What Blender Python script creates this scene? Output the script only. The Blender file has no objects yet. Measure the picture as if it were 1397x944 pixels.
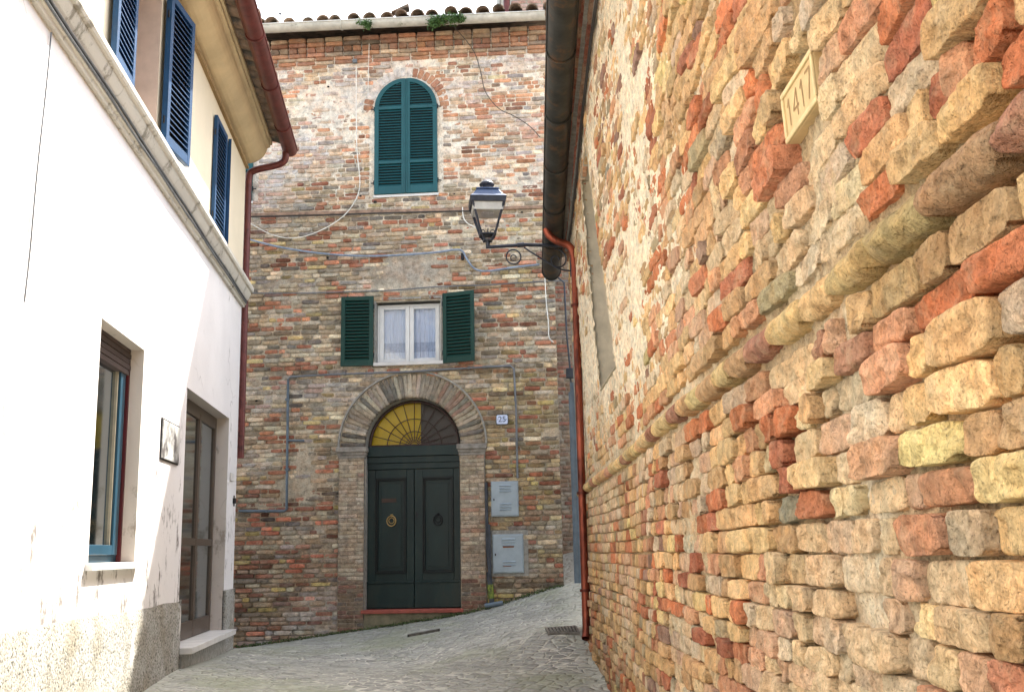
import bpy, math, random
import numpy as np
R = math.radians
random.seed(7); rng = np.random.default_rng(11)
S = bpy.context.scene; COL = S.collection

# ---------------------------------------------------------------- camera
F = 1425.; HD = R(5.62); PT = R(11.1); RO = .021; CAM = np.array([0, 0, 1.5])
_f = np.array([math.sin(HD)*math.cos(PT), math.cos(HD)*math.cos(PT), math.sin(PT)])
_r0 = np.array([math.cos(HD), -math.sin(HD), 0]); _u0 = np.cross(_r0, _f)
_r = _r0*math.cos(RO)-_u0*math.sin(RO); _u = _u0*math.cos(RO)+_r0*math.sin(RO)
cd = bpy.data.cameras.new('camera'); cam = bpy.data.objects.new('camera', cd); COL.objects.link(cam)
from mathutils import Matrix, Vector
cam.matrix_world = Matrix(((_r[0], _u[0], -_f[0], CAM[0]), (_r[1], _u[1], -_f[1], CAM[1]), (_r[2], _u[2], -_f[2], CAM[2]), (0, 0, 0, 1)))
cd.sensor_width = 36; cd.lens = 36*F/1397; cd.clip_start = .05; cd.clip_end = 500
S.camera = cam

# ---------------------------------------------------------------- light
SUN = Vector((.75, 1.0, 1.65)).normalized()
el = math.asin(SUN.z); az = math.atan2(SUN.x, SUN.y)
w = bpy.data.worlds.new('World'); S.world = w; w.use_nodes = True
nt = w.node_tree; nt.nodes.clear()
sky = nt.nodes.new('ShaderNodeTexSky'); sky.sky_type = 'NISHITA'; sky.sun_disc = False
sky.sun_elevation = el; sky.sun_rotation = az; sky.air_density = 1.2; sky.dust_density = 4.0; sky.ozone_density = .8
bg = nt.nodes.new('ShaderNodeBackground'); bg.inputs[1].default_value = .15
out = nt.nodes.new('ShaderNodeOutputWorld')
hs = nt.nodes.new('ShaderNodeHueSaturation'); hs.inputs['Saturation'].default_value = .5; nt.links.new(sky.outputs[0], hs.inputs['Color']); nt.links.new(hs.outputs[0], bg.inputs[0]); nt.links.new(bg.outputs[0], out.inputs[0])
sl = bpy.data.lights.new('sun', 'SUN'); sl.energy = 4.2; sl.angle = R(.5); sl.color = (1, .95, .86)
so = bpy.data.objects.new('sun', sl); COL.objects.link(so); so.rotation_euler = SUN.to_track_quat('Z', 'Y').to_euler()
S.view_settings.view_transform = 'Standard'; S.view_settings.look = 'None'
S.view_settings.gamma = 1; S.view_settings.exposure = 2.15
S.cycles.max_bounces = 8; S.cycles.diffuse_bounces = 5

# ---------------------------------------------------------------- helpers
def dirpx(px, py): return _f+_r*(px-698.5)/F-_u*(py-472)/F
def on_y(px, py, y): d = dirpx(px, py); return CAM+d/d[1]*y
def on_z(px, py, z): d = dirpx(px, py); return CAM+d/d[2]*(z-1.5)
def on_left(px, py, x=-2.): d = dirpx(px, py); return CAM+d/d[0]*x
FA = R(9.8); FU = np.array([math.cos(FA), -math.sin(FA), 0]); FN = np.array([-math.sin(FA), -math.cos(FA), 0])
F0 = on_y(563, 830, 13.6); F0[2] = 0
def fs(px, py, d=0):                       # photo point -> (s, z) on the facade plane (d in front of it)
    v = dirpx(px, py); t = np.dot(F0+FN*d-CAM, FN)/np.dot(v, FN); p = CAM+v*t
    return float(np.dot(p-F0, FU)), float(p[2])
def fm(s, z, d=0):
    s = np.asarray(s, float); z = np.asarray(z, float); d = np.asarray(d, float)
    s, z, d = np.broadcast_arrays(s, z, d)
    return np.stack([F0[0]+s*FU[0]+d*FN[0], F0[1]+s*FU[1]+d*FN[1], z], -1)
RH = R(5.3); RD = np.array([math.sin(RH), math.cos(RH), 0]); RN = np.array([-math.cos(RH), math.sin(RH), 0]); R0 = np.array([.7687, 0, 0])
def rm(s, z, d=0):                         # right wall: s along the street, d out of the wall
    s = np.asarray(s, float); z = np.asarray(z, float); d = np.asarray(d, float)
    s, z, d = np.broadcast_arrays(s, z, d)
    d = d+.035*np.maximum(0, z-2.1)+.012*np.sin(s*1.3+z)*np.minimum(1, s/3)
    return np.stack([R0[0]+s*RD[0]+d*RN[0], s*RD[1]+d*RN[1], z], -1)
def rs(px, py, d=0):
    v = dirpx(px, py); t = np.dot(R0+RN*d-CAM, RN)/np.dot(v, RN); p = CAM+v*t
    return float(np.dot(p-R0, RD)), float(p[2])
def lm(s, z, d=0):                         # left wall: s = y, d out of the wall (+x)
    s = np.asarray(s, float); z = np.asarray(z, float); d = np.asarray(d, float)
    s, z, d = np.broadcast_arrays(s, z, d)
    return np.stack([-2+d, s, z], -1)

def _h(i, j, k, seed):
    n = (i*374761393+j*668265263+k*2147483647+seed*974634777) & 0xffffffff
    n = ((n ^ (n >> 13))*1274126177) & 0xffffffff
    n = n ^ (n >> 16)
    return (n & 0xffff)/65535.
def vnoise(x, y, z=0, seed=0):
    x, y, z = np.broadcast_arrays(np.asarray(x, float), np.asarray(y, float), np.asarray(z, float))
    xi = np.floor(x).astype(np.int64); yi = np.floor(y).astype(np.int64); zi = np.floor(z).astype(np.int64)
    fx = x-xi; fy = y-yi; fz = z-zi
    fx = fx*fx*(3-2*fx); fy = fy*fy*(3-2*fy); fz = fz*fz*(3-2*fz)
    r = 0
    for a in (0, 1):
        for b in (0, 1):
            for c in (0, 1):
                r = r+_h(xi+a, yi+b, zi+c, seed)*(fx if a else 1-fx)*(fy if b else 1-fy)*(fz if c else 1-fz)
    return r*2-1
def fbm(x, y, z=0, seed=0, o=3):
    r = 0; a = 1.; t = 0
    for k in range(o):
        r = r+a*vnoise(np.asarray(x)*2**k, np.asarray(y)*2**k, np.asarray(z)*2**k, seed+k); t += a; a *= .5
    return r/t

# ---- materials
def srgb(r, g, b):
    f = lambda c: ((c/255+.055)/1.055)**2.4 if c > 10 else c/255/12.92
    return (f(r), f(g), f(b), 1)
MATS = {}
def new_mat(name):
    m = bpy.data.materials.new(name); m.use_nodes = True
    n = m.node_tree.nodes; return m, n, m.node_tree.links, n['Principled BSDF']
def _noise(n, l, scale, detail=3, stretch=None, rough=.6):
    tc = n.new('ShaderNodeTexCoord'); t = n.new('ShaderNodeTexNoise'); t.inputs['Scale'].default_value = scale
    t.inputs['Detail'].default_value = detail; t.inputs['Roughness'].default_value = rough
    if stretch:
        mp = n.new('ShaderNodeMapping'); mp.inputs['Scale'].default_value = stretch
        l.new(tc.outputs['Object'], mp.inputs[0]); l.new(mp.outputs[0], t.inputs['Vector'])
    else: l.new(tc.outputs['Object'], t.inputs['Vector'])
    return t.outputs['Fac']
def _ramp(n, l, fac, pts):
    r = n.new('ShaderNodeValToRGB'); e = r.color_ramp.elements
    while len(e) > 1: e.remove(e[0])
    e[0].position = pts[0][0]; e[0].color = pts[0][1]
    for p, c in pts[1:]: q = e.new(p); q.color = c
    l.new(fac, r.inputs[0]); return r.outputs[0]
def _mix(n, l, fac, a, b, mode='MIX'):
    m = n.new('ShaderNodeMix'); m.data_type = 'RGBA'; m.blend_type = mode
    for s, v in ((m.inputs[0], fac), (m.inputs[6], a), (m.inputs[7], b)):
        if hasattr(v, 'is_linked'): l.new(v, s)
        else: s.default_value = v
    return m.outputs[2]
def g(v): return (v, v, v, 1)
def _bump(n, l, b, specs):
    prev = None
    for sc, dist, st in specs:
        bp = n.new('ShaderNodeBump'); bp.inputs['Distance'].default_value = dist; bp.inputs['Strength'].default_value = st
        l.new(_noise(n, l, sc, 4), bp.inputs['Height'])
        if prev: l.new(prev, bp.inputs['Normal'])
        prev = bp.outputs[0]
    l.new(prev, b.inputs['Normal'])
def masonry(name, s1, s2, bump, dust=(.6, .52, .38, 1), dustamt=.35, spall=.006):
    m, n, l, b = new_mat(name)
    at = n.new('ShaderNodeAttribute'); at.attribute_name = 'Col'
    v = _ramp(n, l, _noise(n, l, s1, 5), [(.3, g(.62)), (.5, g(1)), (.72, g(1.32))])
    c = _mix(n, l, 1, at.outputs['Color'], v, 'MULTIPLY')
    v2 = _ramp(n, l, _noise(n, l, s2, 4), [(.30, g(.35)), (.42, g(.92)), (.6, g(1.05)), (.75, g(1.3))])
    c = _mix(n, l, .8, c, v2, 'MULTIPLY')
    d = _ramp(n, l, _noise(n, l, s1*.6, 6, rough=.7), [(.5, g(0)), (.72, g(dustamt))])
    c = _mix(n, l, d, c, dust)
    hd = _ramp(n, l, _noise(n, l, s1*.45, 5), [(.42, (1.0, 1.0, 1.0, 1)), (.62, (1.05, .94, .86, 1))])
    c = _mix(n, l, 1, c, hd, 'MULTIPLY')
    l.new(c, b.inputs['Base Color']); b.inputs['Roughness'].default_value = .93; b.inputs['Specular IOR Level'].default_value = .2
    _bump(n, l, b, bump)
    nz = n.new('ShaderNodeBump'); nz.inputs['Distance'].default_value = spall; nz.inputs['Strength'].default_value = .8
    l.new(_ramp(n, l, _noise(n, l, s1*.8, 6, rough=.65), [(.40, g(0)), (.44, g(.45)), (.52, g(.5)), (.56, g(1))]), nz.inputs['Height'])
    old = b.inputs['Normal'].links[0].from_socket; l.new(old, nz.inputs['Normal']); l.new(nz.outputs[0], b.inputs['Normal']); return m
def plain(name, col, rough=.6, metal=0, var=.2, scale=8, bump=None, dirt=None, dirt_scale=5, dirt_lo=.55, stretch=None, spec=.4):
    m, n, l, b = new_mat(name)
    v = _ramp(n, l, _noise(n, l, scale, 5, stretch), [(.3, g(1-var)), (.7, g(1+var))])
    c = _mix(n, l, 1, col, v, 'MULTIPLY')
    if dirt:
        d = _ramp(n, l, _noise(n, l, dirt_scale, 6, stretch, .7), [(dirt_lo, g(0)), (dirt_lo+.12, g(1))])
        c = _mix(n, l, d, c, dirt)
    l.new(c, b.inputs['Base Color']); b.inputs['Roughness'].default_value = rough; b.inputs['Metallic'].default_value = metal
    b.inputs['Specular IOR Level'].default_value = spec
    if bump: _bump(n, l, b, bump)
    return m
M = {}
M['near_masonry'] = masonry('old_brick', 22, 150, [(32, .03, .6), (90, .012, .75), (240, .003, .6)], (.56, .47, .31, 1), .4)
M['masonry'] = masonry('facade_brick', 14, 60, [(28, .02, .6), (80, .008, .7)], (.45, .41, .34, 1), .35)
M['teal_wood'] = plain('teal_paint', srgb(12, 78, 84), .5, var=.15, scale=6, bump=[(60, .002, .3)], dirt=srgb(55, 105, 105), dirt_scale=7, dirt_lo=.66)
M['green_wood'] = plain('dark_green_paint', srgb(6, 56, 48), .5, var=.15, scale=9, bump=[(70, .002, .3)], dirt=srgb(30, 70, 62), dirt_lo=.66)
M['door_wood'] = plain('door_paint', (.0035, .020, .020, 1), .4, var=.35, scale=3, bump=[(50, .002, .3)], dirt=(.014, .026, .022, 1), dirt_scale=3, dirt_lo=.5, stretch=(1, 1, .35), spec=.3)
M['blue_wood'] = plain('blue_paint', srgb(24, 66, 104), .5, var=.15, scale=9, bump=[(70, .002, .3)], dirt=srgb(60, 100, 135), dirt_lo=.68)
M['white_wood'] = plain('white_paint', (.72, .72, .7, 1), .5, var=.08, dirt=(.3, .27, .22, 1), dirt_scale=9, dirt_lo=.68)
M['brown_wood'] = plain('brown_wood', srgb(140, 88, 40), .6, var=.35, scale=10, stretch=(3, 3, .4))
M['black_iron'] = plain('black_iron', (.015, .015, .017, 1), .5, .3)
M['lamp_iron'] = plain('lamp_iron', srgb(50, 54, 64), .45, .3, var=.3, scale=20)
M['lamp_blue'] = plain('lamp_blue', srgb(56, 72, 100), .42, .35, var=.2, scale=20)
M['copper'] = plain('copper', srgb(140, 72, 54), .4, .65, var=.4, scale=9, dirt=srgb(78, 38, 30), dirt_scale=6, dirt_lo=.5, stretch=(1, 1, .3))
M['dark_gutter'] = plain('dark_gutter', (.035, .036, .032, 1), .5, .35, var=.5, scale=7, dirt=(.11, .06, .03, 1), dirt_scale=6, dirt_lo=.53)
M['rust_gutter'] = plain('rust_brown_paint', srgb(96, 46, 42), .42, .1, var=.3, scale=9, dirt=srgb(60, 24, 24), dirt_scale=14, dirt_lo=.56)
M['zinc'] = plain('zinc', (.5, .5, .46, 1), .55, .15, var=.2, scale=8, dirt=(.2, .2, .15, 1), dirt_scale=5, dirt_lo=.6)
M['blue_pipe'] = plain('blue_grey_pipe', srgb(92, 106, 118), .45, .1, var=.2)
M['grey_pipe'] = plain('grey_pipe', srgb(112, 116, 120), .5, .2, var=.25)
M['dark_pipe'] = plain('dark_pipe', srgb(62, 66, 74), .5, .2, var=.3)
M['white_cable'] = plain('white_cable', (.75, .74, .68, 1), .6)
M['dark_cable'] = plain('dark_cable', (.04, .035, .03, 1), .6)
M['cable_sheath'] = plain('cable_sheath', srgb(132, 146, 164), .5, var=.35, scale=12)
M['meter_paint'] = plain('meter_paint', srgb(150, 164, 174), .45, .1, var=.1, scale=9, dirt=srgb(120, 90, 66), dirt_scale=9, dirt_lo=.68)
M['rust'] = plain('rust', srgb(122, 68, 38), .8, var=.4, scale=40)
M['plaque_white'] = plain('enamel', srgb(205, 218, 245), .25, var=.05)
M['plaque_ink'] = plain('ink', srgb(60, 80, 120), .5)
M['marble'] = plain('marble', (.62, .6, .57, 1), .45, var=.15, scale=5, dirt=(.35, .32, .28, 1), dirt_lo=.62)
M['step_terracotta'] = plain('terracotta', srgb(150, 78, 66), .7, var=.25, scale=15)
M['alu_brown'] = plain('bronze_aluminium', srgb(92, 80, 70), .4, .4, var=.1)
M['void'] = plain('dark_interior', (.02, .018, .016, 1), .9)
M['interior'] = plain('interior_grey', (.16, .16, .15, 1), .9)
M['yellow'] = plain('yellow_board', (.62, .45, .012, 1), .6, var=.12, scale=6, dirt=srgb(215, 140, 30), dirt_lo=.66)
M['grey_board'] = plain('grey_board', srgb(78, 72, 64), .7, var=.1)
M['curtain'] = plain('curtain', (.86, .89, .97, 1), .9, var=.05)
M['lace'] = plain('lace', (.62, .66, .76, 1), .9, var=.35, scale=70)
M['soffit'] = plain('soffit_plaster', srgb(205, 186, 150), .9, var=.12, scale=3, bump=[(12, .01, .3)])
M['band_brown'] = plain('brown_band', srgb(150, 126, 90), .9, var=.15)
M['tile'] = plain('roof_tile', (.24, .17, .12, 1), .9, var=.5, scale=9, dirt=(.09, .085, .07, 1), dirt_scale=6, dirt_lo=.5, bump=[(60, .01, .5)])
M['grey_render'] = plain('grey_mortar', (.3, .29, .26, 1), .95, var=.3, scale=20, bump=[(60, .01, .6)])
M['grate_iron'] = plain('grate_iron', (.16, .15, .13, 1), .7, .3, var=.4, scale=20)
M['tape'] = plain('yellow_tape', srgb(112, 126, 48), .6, var=.7, scale=45, dirt=srgb(40, 46, 40), dirt_scale=25, dirt_lo=.5)
M['leaf'] = plain('leaf', (.05, .11, .025, 1), .6, var=.5, scale=30)
M['moss'] = plain('moss', (.07, .1, .035, 1), .9, var=.5, scale=30)
def glass_mat(name, tint, rough=.03, opac=.6):
    m, n, l, b = new_mat(name); n.remove(b)
    gl = n.new('ShaderNodeBsdfGlossy'); gl.inputs['Roughness'].default_value = rough; gl.inputs['Color'].default_value = (.5, .55, .58, 1) if name == 'door_glass' else (.9, .93, 1, 1)
    tr = n.new('ShaderNodeBsdfTransparent'); tr.inputs['Color'].default_value = tint
    fr = n.new('ShaderNodeFresnel'); fr.inputs['IOR'].default_value = 1.5
    ma = n.new('ShaderNodeMath'); ma.operation = 'MULTIPLY_ADD'; ma.inputs[1].default_value = 1; ma.inputs[2].default_value = opac
    l.new(fr.outputs[0], ma.inputs[0])
    mx = n.new('ShaderNodeMixShader'); l.new(ma.outputs[0], mx.inputs[0]); l.new(tr.outputs[0], mx.inputs[1]); l.new(gl.outputs[0], mx.inputs[2])
    l.new(mx.outputs[0], n['Material Output'].inputs[0]); return m
M['glass'] = glass_mat('window_glass', (.85, .9, .95, 1), opac=.06)
M['dark_glass'] = glass_mat('door_glass', (.6, .66, .66, 1), .08, .06)
M['fan_glass'] = glass_mat('fanlight_glass', (.97, .97, .97, 1), .05, -.03)
M['lamp_glass'] = glass_mat('lamp_glass', (.97, .97, .97, 1), .05, .02)

def plaster(name, base, stain, bumps, lo=.6, low_dirt=True):
    m, n, l, b = new_mat(name)
    c = _mix(n, l, _ramp(n, l, _noise(n, l, 1.3, 5), [(.35, g(0)), (.7, g(1))]), base, tuple(x*.9 for x in base[:3])+(1,))
    if low_dirt:
        tc = n.new('ShaderNodeTexCoord'); sp = n.new('ShaderNodeSeparateXYZ'); l.new(tc.outputs['Object'], sp.inputs[0])
        mr = n.new('ShaderNodeMapRange'); mr.inputs[1].default_value = 2.6; mr.inputs[2].default_value = 1.1; mr.inputs[3].default_value = 0; mr.inputs[4].default_value = .11
        l.new(sp.outputs[2], mr.inputs[0])
        a = n.new('ShaderNodeMath'); a.operation = 'ADD'; l.new(_noise(n, l, 5, 7, (1, 1, .55), .72), a.inputs[0]); l.new(mr.outputs[0], a.inputs[1])
        d = _ramp(n, l, a.outputs[0], [(lo, g(0)), (lo+.03, g(.35)), (lo+.08, g(.95))])
        c = _mix(n, l, d, c, stain)
        v = n.new('ShaderNodeTexVoronoi'); v.feature = 'DISTANCE_TO_EDGE'; v.inputs['Scale'].default_value = 1.1
        nz = n.new('ShaderNodeTexNoise'); nz.inputs['Scale'].default_value = 3; l.new(tc.outputs['Object'], nz.inputs[0])
        mv = _mix(n, l, .35, tc.outputs['Object'], nz.outputs['Color']); l.new(mv, v.inputs['Vector'])
        k = _ramp(n, l, v.outputs['Distance'], [(.0, g(1)), (.006, g(0))])
        k2 = _mix(n, l, 1, k, _ramp(n, l, _noise(n, l, 1.7, 3), [(.5, g(0)), (.6, g(.6))]), 'MULTIPLY')
        c = _mix(n, l, k2, c, stain)
    l.new(c, b.inputs['Base Color']); b.inputs['Roughness'].default_value = .92; b.inputs['Specular IOR Level'].default_value = .2
    _bump(n, l, b, bumps); return m
M['white_plaster'] = plaster('white_plaster', (.78, .75, .74, 1), (.17, .15, .135, 1), [(2.5, .03, .25), (30, .004, .3)], .645)
M['cream_plaster'] = plaster('cream_plaster', (.80, .71, .54, 1), (.5, .4, .3, 1), [(3, .02, .2)], .9, False)
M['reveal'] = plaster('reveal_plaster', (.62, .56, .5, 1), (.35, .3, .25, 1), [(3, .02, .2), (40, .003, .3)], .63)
def roughcast():
    m, n, l, b = new_mat('roughcast')
    f = _noise(n, l, 60, 4); c = _ramp(n, l, f, [(.37, (.03, .028, .022, 1)), (.43, (.28, .27, .245, 1)), (.62, (.42, .41, .385, 1))])
    big = _ramp(n, l, _noise(n, l, 2.2, 4), [(.34, (.72, .66, .54, 1)), (.58, (1.05, 1.05, 1.04, 1))])
    c = _mix(n, l, 1, c, big, 'MULTIPLY')
    p = _ramp(n, l, _noise(n, l, 3.1, 5, (1, 1, .6)), [(.64, g(0)), (.68, g(.8))])
    c = _mix(n, l, p, c, (.62, .6, .56, 1))
    l.new(c, b.inputs['Base Color']); b.inputs['Roughness'].default_value = .95
    _bump(n, l, b, [(14, .03, .4), (60, .012, .7), (150, .006, .5)]); return m
M['roughcast'] = roughcast()
def paving():
    m, n, l, b = new_mat('cobble_paving')
    tc = n.new('ShaderNodeTexCoord'); nz = n.new('ShaderNodeTexNoise'); nz.inputs['Scale'].default_value = 3.5; l.new(tc.outputs['Object'], nz.inputs[0])
    mv = _mix(n, l, .08, tc.outputs['Object'], nz.outputs['Color'])
    mp = n.new('ShaderNodeMapping'); mp.inputs['Scale'].default_value = (1, 1.0, .01); mp.inputs['Rotation'].default_value = (0, 0, .5); l.new(mv, mp.inputs[0])
    v = n.new('ShaderNodeTexVoronoi'); v.feature = 'DISTANCE_TO_EDGE'; v.inputs['Scale'].default_value = 9.5; v.inputs['Randomness'].default_value = .65; l.new(mp.outputs[0], v.inputs['Vector'])
    vc = n.new('ShaderNodeTexVoronoi'); vc.inputs['Scale'].default_value = 9.5; vc.inputs['Randomness'].default_value = .65; l.new(mp.outputs[0], vc.inputs['Vector'])
    stone = _ramp(n, l, _noise(n, l, 25, 4), [(.3, (.21, .215, .2, 1)), (.7, (.43, .43, .39, 1))])
    sp = n.new('ShaderNodeSeparateColor'); l.new(vc.outputs['Color'], sp.inputs[0])
    stone = _mix(n, l, .6, stone, _ramp(n, l, sp.outputs[0], [(0, g(.6)), (1, g(1.3))]), 'MULTIPLY')
    jo = _ramp(n, l, _noise(n, l, 1.1, 4), [(.38, (.26, .27, .22, 1)), (.62, (.6, .59, .52, 1))])
    f = _ramp(n, l, v.outputs['Distance'], [(.03, g(1)), (.085, g(0))])
    c = _mix(n, l, f, stone, jo)
    ms = _ramp(n, l, _noise(n, l, .8, 6, rough=.72), [(.50, g(0)), (.64, g(.75))])
    c = _mix(n, l, ms, c, (.27, .29, .2, 1))
    at = n.new('ShaderNodeAttribute'); at.attribute_name = 'edge'
    jit = n.new('ShaderNodeMath'); jit.operation = 'MULTIPLY'; l.new(at.outputs['Fac'], jit.inputs[0]); l.new(_ramp(n, l, _noise(n, l, 9, 5), [(.3, g(.5)), (.6, g(1.2))]), jit.inputs[1])
    c = _mix(n, l, jit.outputs[0], c, (.42, .42, .36, 1))
    l.new(c, b.inputs['Base Color']); b.inputs['Roughness'].default_value = .72; b.inputs['Specular IOR Level'].default_value = .35
    b1 = n.new('ShaderNodeBump'); b1.inputs['Distance'].default_value = .03; b1.inputs['Strength'].default_value = .8
    l.new(_ramp(n, l, v.outputs['Distance'], [(0, g(0)), (.16, g(.8)), (.5, g(1))]), b1.inputs['Height'])
    b2 = n.new('ShaderNodeBump'); b2.inputs['Distance'].default_value = .012; b2.inputs['Strength'].default_value = .6; l.new(_noise(n, l, 30, 5), b2.inputs['Height'])
    l.new(b1.outputs[0], b2.inputs['Normal']); l.new(b2.outputs[0], b.inputs['Normal']); return m
M['paving'] = paving()

# ---- object helpers
def tag(o, label=None, cat=None, group=None, kind=None):
    if label: o['label'] = label
    if cat: o['category'] = cat
    if group: o['group'] = group
    if kind: o['kind'] = kind
    return o
def empty(name, label, cat, loc=(0, 0, 0), group=None):
    o = bpy.data.objects.new(name, None); COL.objects.link(o); o.location = [float(v) for v in loc]; o.empty_display_size = .1
    return tag(o, label, cat, group)
def mesh_np(name, V, Q, mats, parent=None, col=None, midx=None, smooth=True, attr=None):
    me = bpy.data.meshes.new(name); V = np.asarray(V, np.float32); Q = np.asarray(Q, np.int32); k = Q.shape[1]
    if parent is not None: V = V-np.array(parent_loc(parent), np.float32)
    me.vertices.add(len(V)); me.vertices.foreach_set('co', V.ravel())
    me.loops.add(Q.size); me.loops.foreach_set('vertex_index', Q.ravel())
    me.polygons.add(len(Q)); me.polygons.foreach_set('loop_start', np.arange(0, Q.size, k, dtype=np.int32))
    me.polygons.foreach_set('loop_total', np.full(len(Q), k, np.int32))
    if midx is not None: me.polygons.foreach_set('material_index', np.asarray(midx, np.int32))
    me.update(calc_edges=True); me.validate()
    if smooth: me.polygons.foreach_set('use_smooth', np.ones(len(me.polygons), bool))
    if col is not None:
        a = me.color_attributes.new('Col', 'FLOAT_COLOR', 'POINT')
        c4 = np.ones((len(V), 4), np.float32); c4[:, :3] = np.clip(col, 0, 1); a.data.foreach_set('color', c4.ravel())
    if attr is not None:
        a = me.attributes.new(attr[0], 'FLOAT', 'POINT'); a.data.foreach_set('value', np.asarray(attr[1], np.float32))
    for m in (mats if isinstance(mats, (list, tuple)) else [mats]): me.materials.append(m)
    o = bpy.data.objects.new(name, me); COL.objects.link(o)
    if parent is not None: o.parent = parent
    return o
def parent_loc(p):
    v = Vector((0, 0, 0))
    while p is not None: v += p.location; p = p.parent
    return tuple(v)
class MB:
    def __init__(s): s.v = []; s.f = []; s.m = []; s.sm = []
    def mark(s):
        if not hasattr(s, 'mk'): s.mk = []
        s.mk.append((len(s.v), len(s.f)))
    def build_each(s, name, mats, parent=None, bevel=0):
        ends = s.mk[1:]+[(len(s.v), len(s.f))]; out = []
        for (v0, f0), (v1, f1) in zip(s.mk, ends):
            if v1 == v0: continue
            q = MB(); q.v = s.v[v0:v1]; q.f = [tuple(i-v0 for i in f) for f in s.f[f0:f1]]; q.m = s.m[f0:f1]; q.sm = s.sm[f0:f1]; out.append(q.build(name, mats, parent, bevel))
        return out
    def add(s, V, Fs, mi=0, smooth=False):
        o = len(s.v); s.v += [tuple(float(c) for c in p) for p in V]
        for f in Fs: s.f.append(tuple(o+i for i in f)); s.m.append(mi); s.sm.append(smooth)
    def hexa(s, P, mi=0):                   # P: 8 points, bottom 4 then top 4
        s.add(P, [(0, 3, 2, 1), (4, 5, 6, 7), (0, 1, 5, 4), (1, 2, 6, 5), (2, 3, 7, 6), (3, 0, 4, 7)], mi)
    def box(s, mp, a, b, mi=0):             # mp(s,z,d); a,b = (s,z,d) corners
        (s0, z0, d0), (s1, z1, d1) = a, b
        s.hexa([mp(*p) for p in ((s0, z0, d0), (s1, z0, d0), (s1, z0, d1), (s0, z0, d1), (s0, z1, d0), (s1, z1, d0), (s1, z1, d1), (s0, z1, d1))], mi)
    def tube(s, pts, r, n=8, mi=0, caps=True, arc=(0, 2*math.pi), closed=True):
        pts = [Vector([float(c) for c in p]) for p in pts]; rr = r if isinstance(r, (list, tuple)) else [r]*len(pts)
        rings = []; up = Vector((0, 0, 1)); prev = None
        for i, p in enumerate(pts):
            t = (pts[min(i+1, len(pts)-1)]-pts[max(i-1, 0)]).normalized()
            if prev is None:
                a = up if abs(t.z) < .9 else Vector((1, 0, 0)); x = t.cross(a).normalized()
            else: x = (prev-t*prev.dot(t)).normalized()
            prev = x; y = t.cross(x)
            rings.append([p+(x*math.cos(q)+y*math.sin(q))*rr[i] for q in [2*math.pi*k/n for k in range(n)]])
        V = [q for rg in rings for q in rg]
        Fs = [(i*n+k, i*n+(k+1) % n, (i+1)*n+(k+1) % n, (i+1)*n+k) for i in range(len(pts)-1) for k in range(n)]
        s.add(V, Fs, mi, True)
        if caps: s.add(rings[0], [tuple(range(n))[::-1]], mi); s.add(rings[-1], [tuple(range(n))], mi)
    def lathe(s, c, prof, n=16, mi=0, smooth=True):
        V = []; c = [float(x) for x in c]
        for r, z in prof:
            for k in range(n): a = 2*math.pi*k/n+math.pi/4; V.append((c[0]+r*math.cos(a), c[1]+r*math.sin(a), c[2]+z))
        s.add(V, [(i*n+k, i*n+(k+1) % n, (i+1)*n+(k+1) % n, (i+1)*n+k) for i in range(len(prof)-1) for k in range(n)], mi, smooth)
    def loft(s, prof, A, B, mi=0, smooth=False, caps=True):   # prof list of (x,z) offsets; A(x,z)->pt, B(x,z)->pt
        n = len(prof); V = [A(*p) for p in prof]+[B(*p) for p in prof]
        s.add(V, [(i, (i+1) % n, n+(i+1) % n, n+i) for i in range(n)], mi, smooth)
        if caps: s.add([A(*p) for p in prof], [tuple(range(n))], mi); s.add([B(*p) for p in prof], [tuple(range(n))[::-1]], mi)
    def build(s, name, mats, parent=None, bevel=0):
        me = bpy.data.meshes.new(name); o0 = Vector(parent_loc(parent)) if parent is not None else Vector((0, 0, 0))
        me.from_pydata([tuple(Vector(p)-o0) for p in s.v], [], s.f); me.update()
        for m in (mats if isinstance(mats, (list, tuple)) else [mats]): me.materials.append(m)
        me.polygons.foreach_set('material_index', s.m); me.polygons.foreach_set('use_smooth', s.sm)
        o = bpy.data.objects.new(name, me); COL.objects.link(o)
        if parent is not None: o.parent = parent
        if bevel:
            b = o.modifiers.new('bevel', 'BEVEL'); b.width = bevel; b.segments = 2; b.limit_method = 'ANGLE'; b.angle_limit = R(50)
        return o
def smooth_path(pts, n=6):
    P = [Vector([float(c) for c in p]) for p in pts]; o = []
    for i in range(len(P)-1):
        a, b, c, d = P[max(i-1, 0)], P[i], P[i+1], P[min(i+2, len(P)-1)]
        for k in range(n):
            t = k/n; o.append(.5*((2*b)+(c-a)*t+(2*a-5*b+4*c-d)*t*t+(-a+3*b-3*c+d)*t**3))
    o.append(P[-1]); return o

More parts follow.
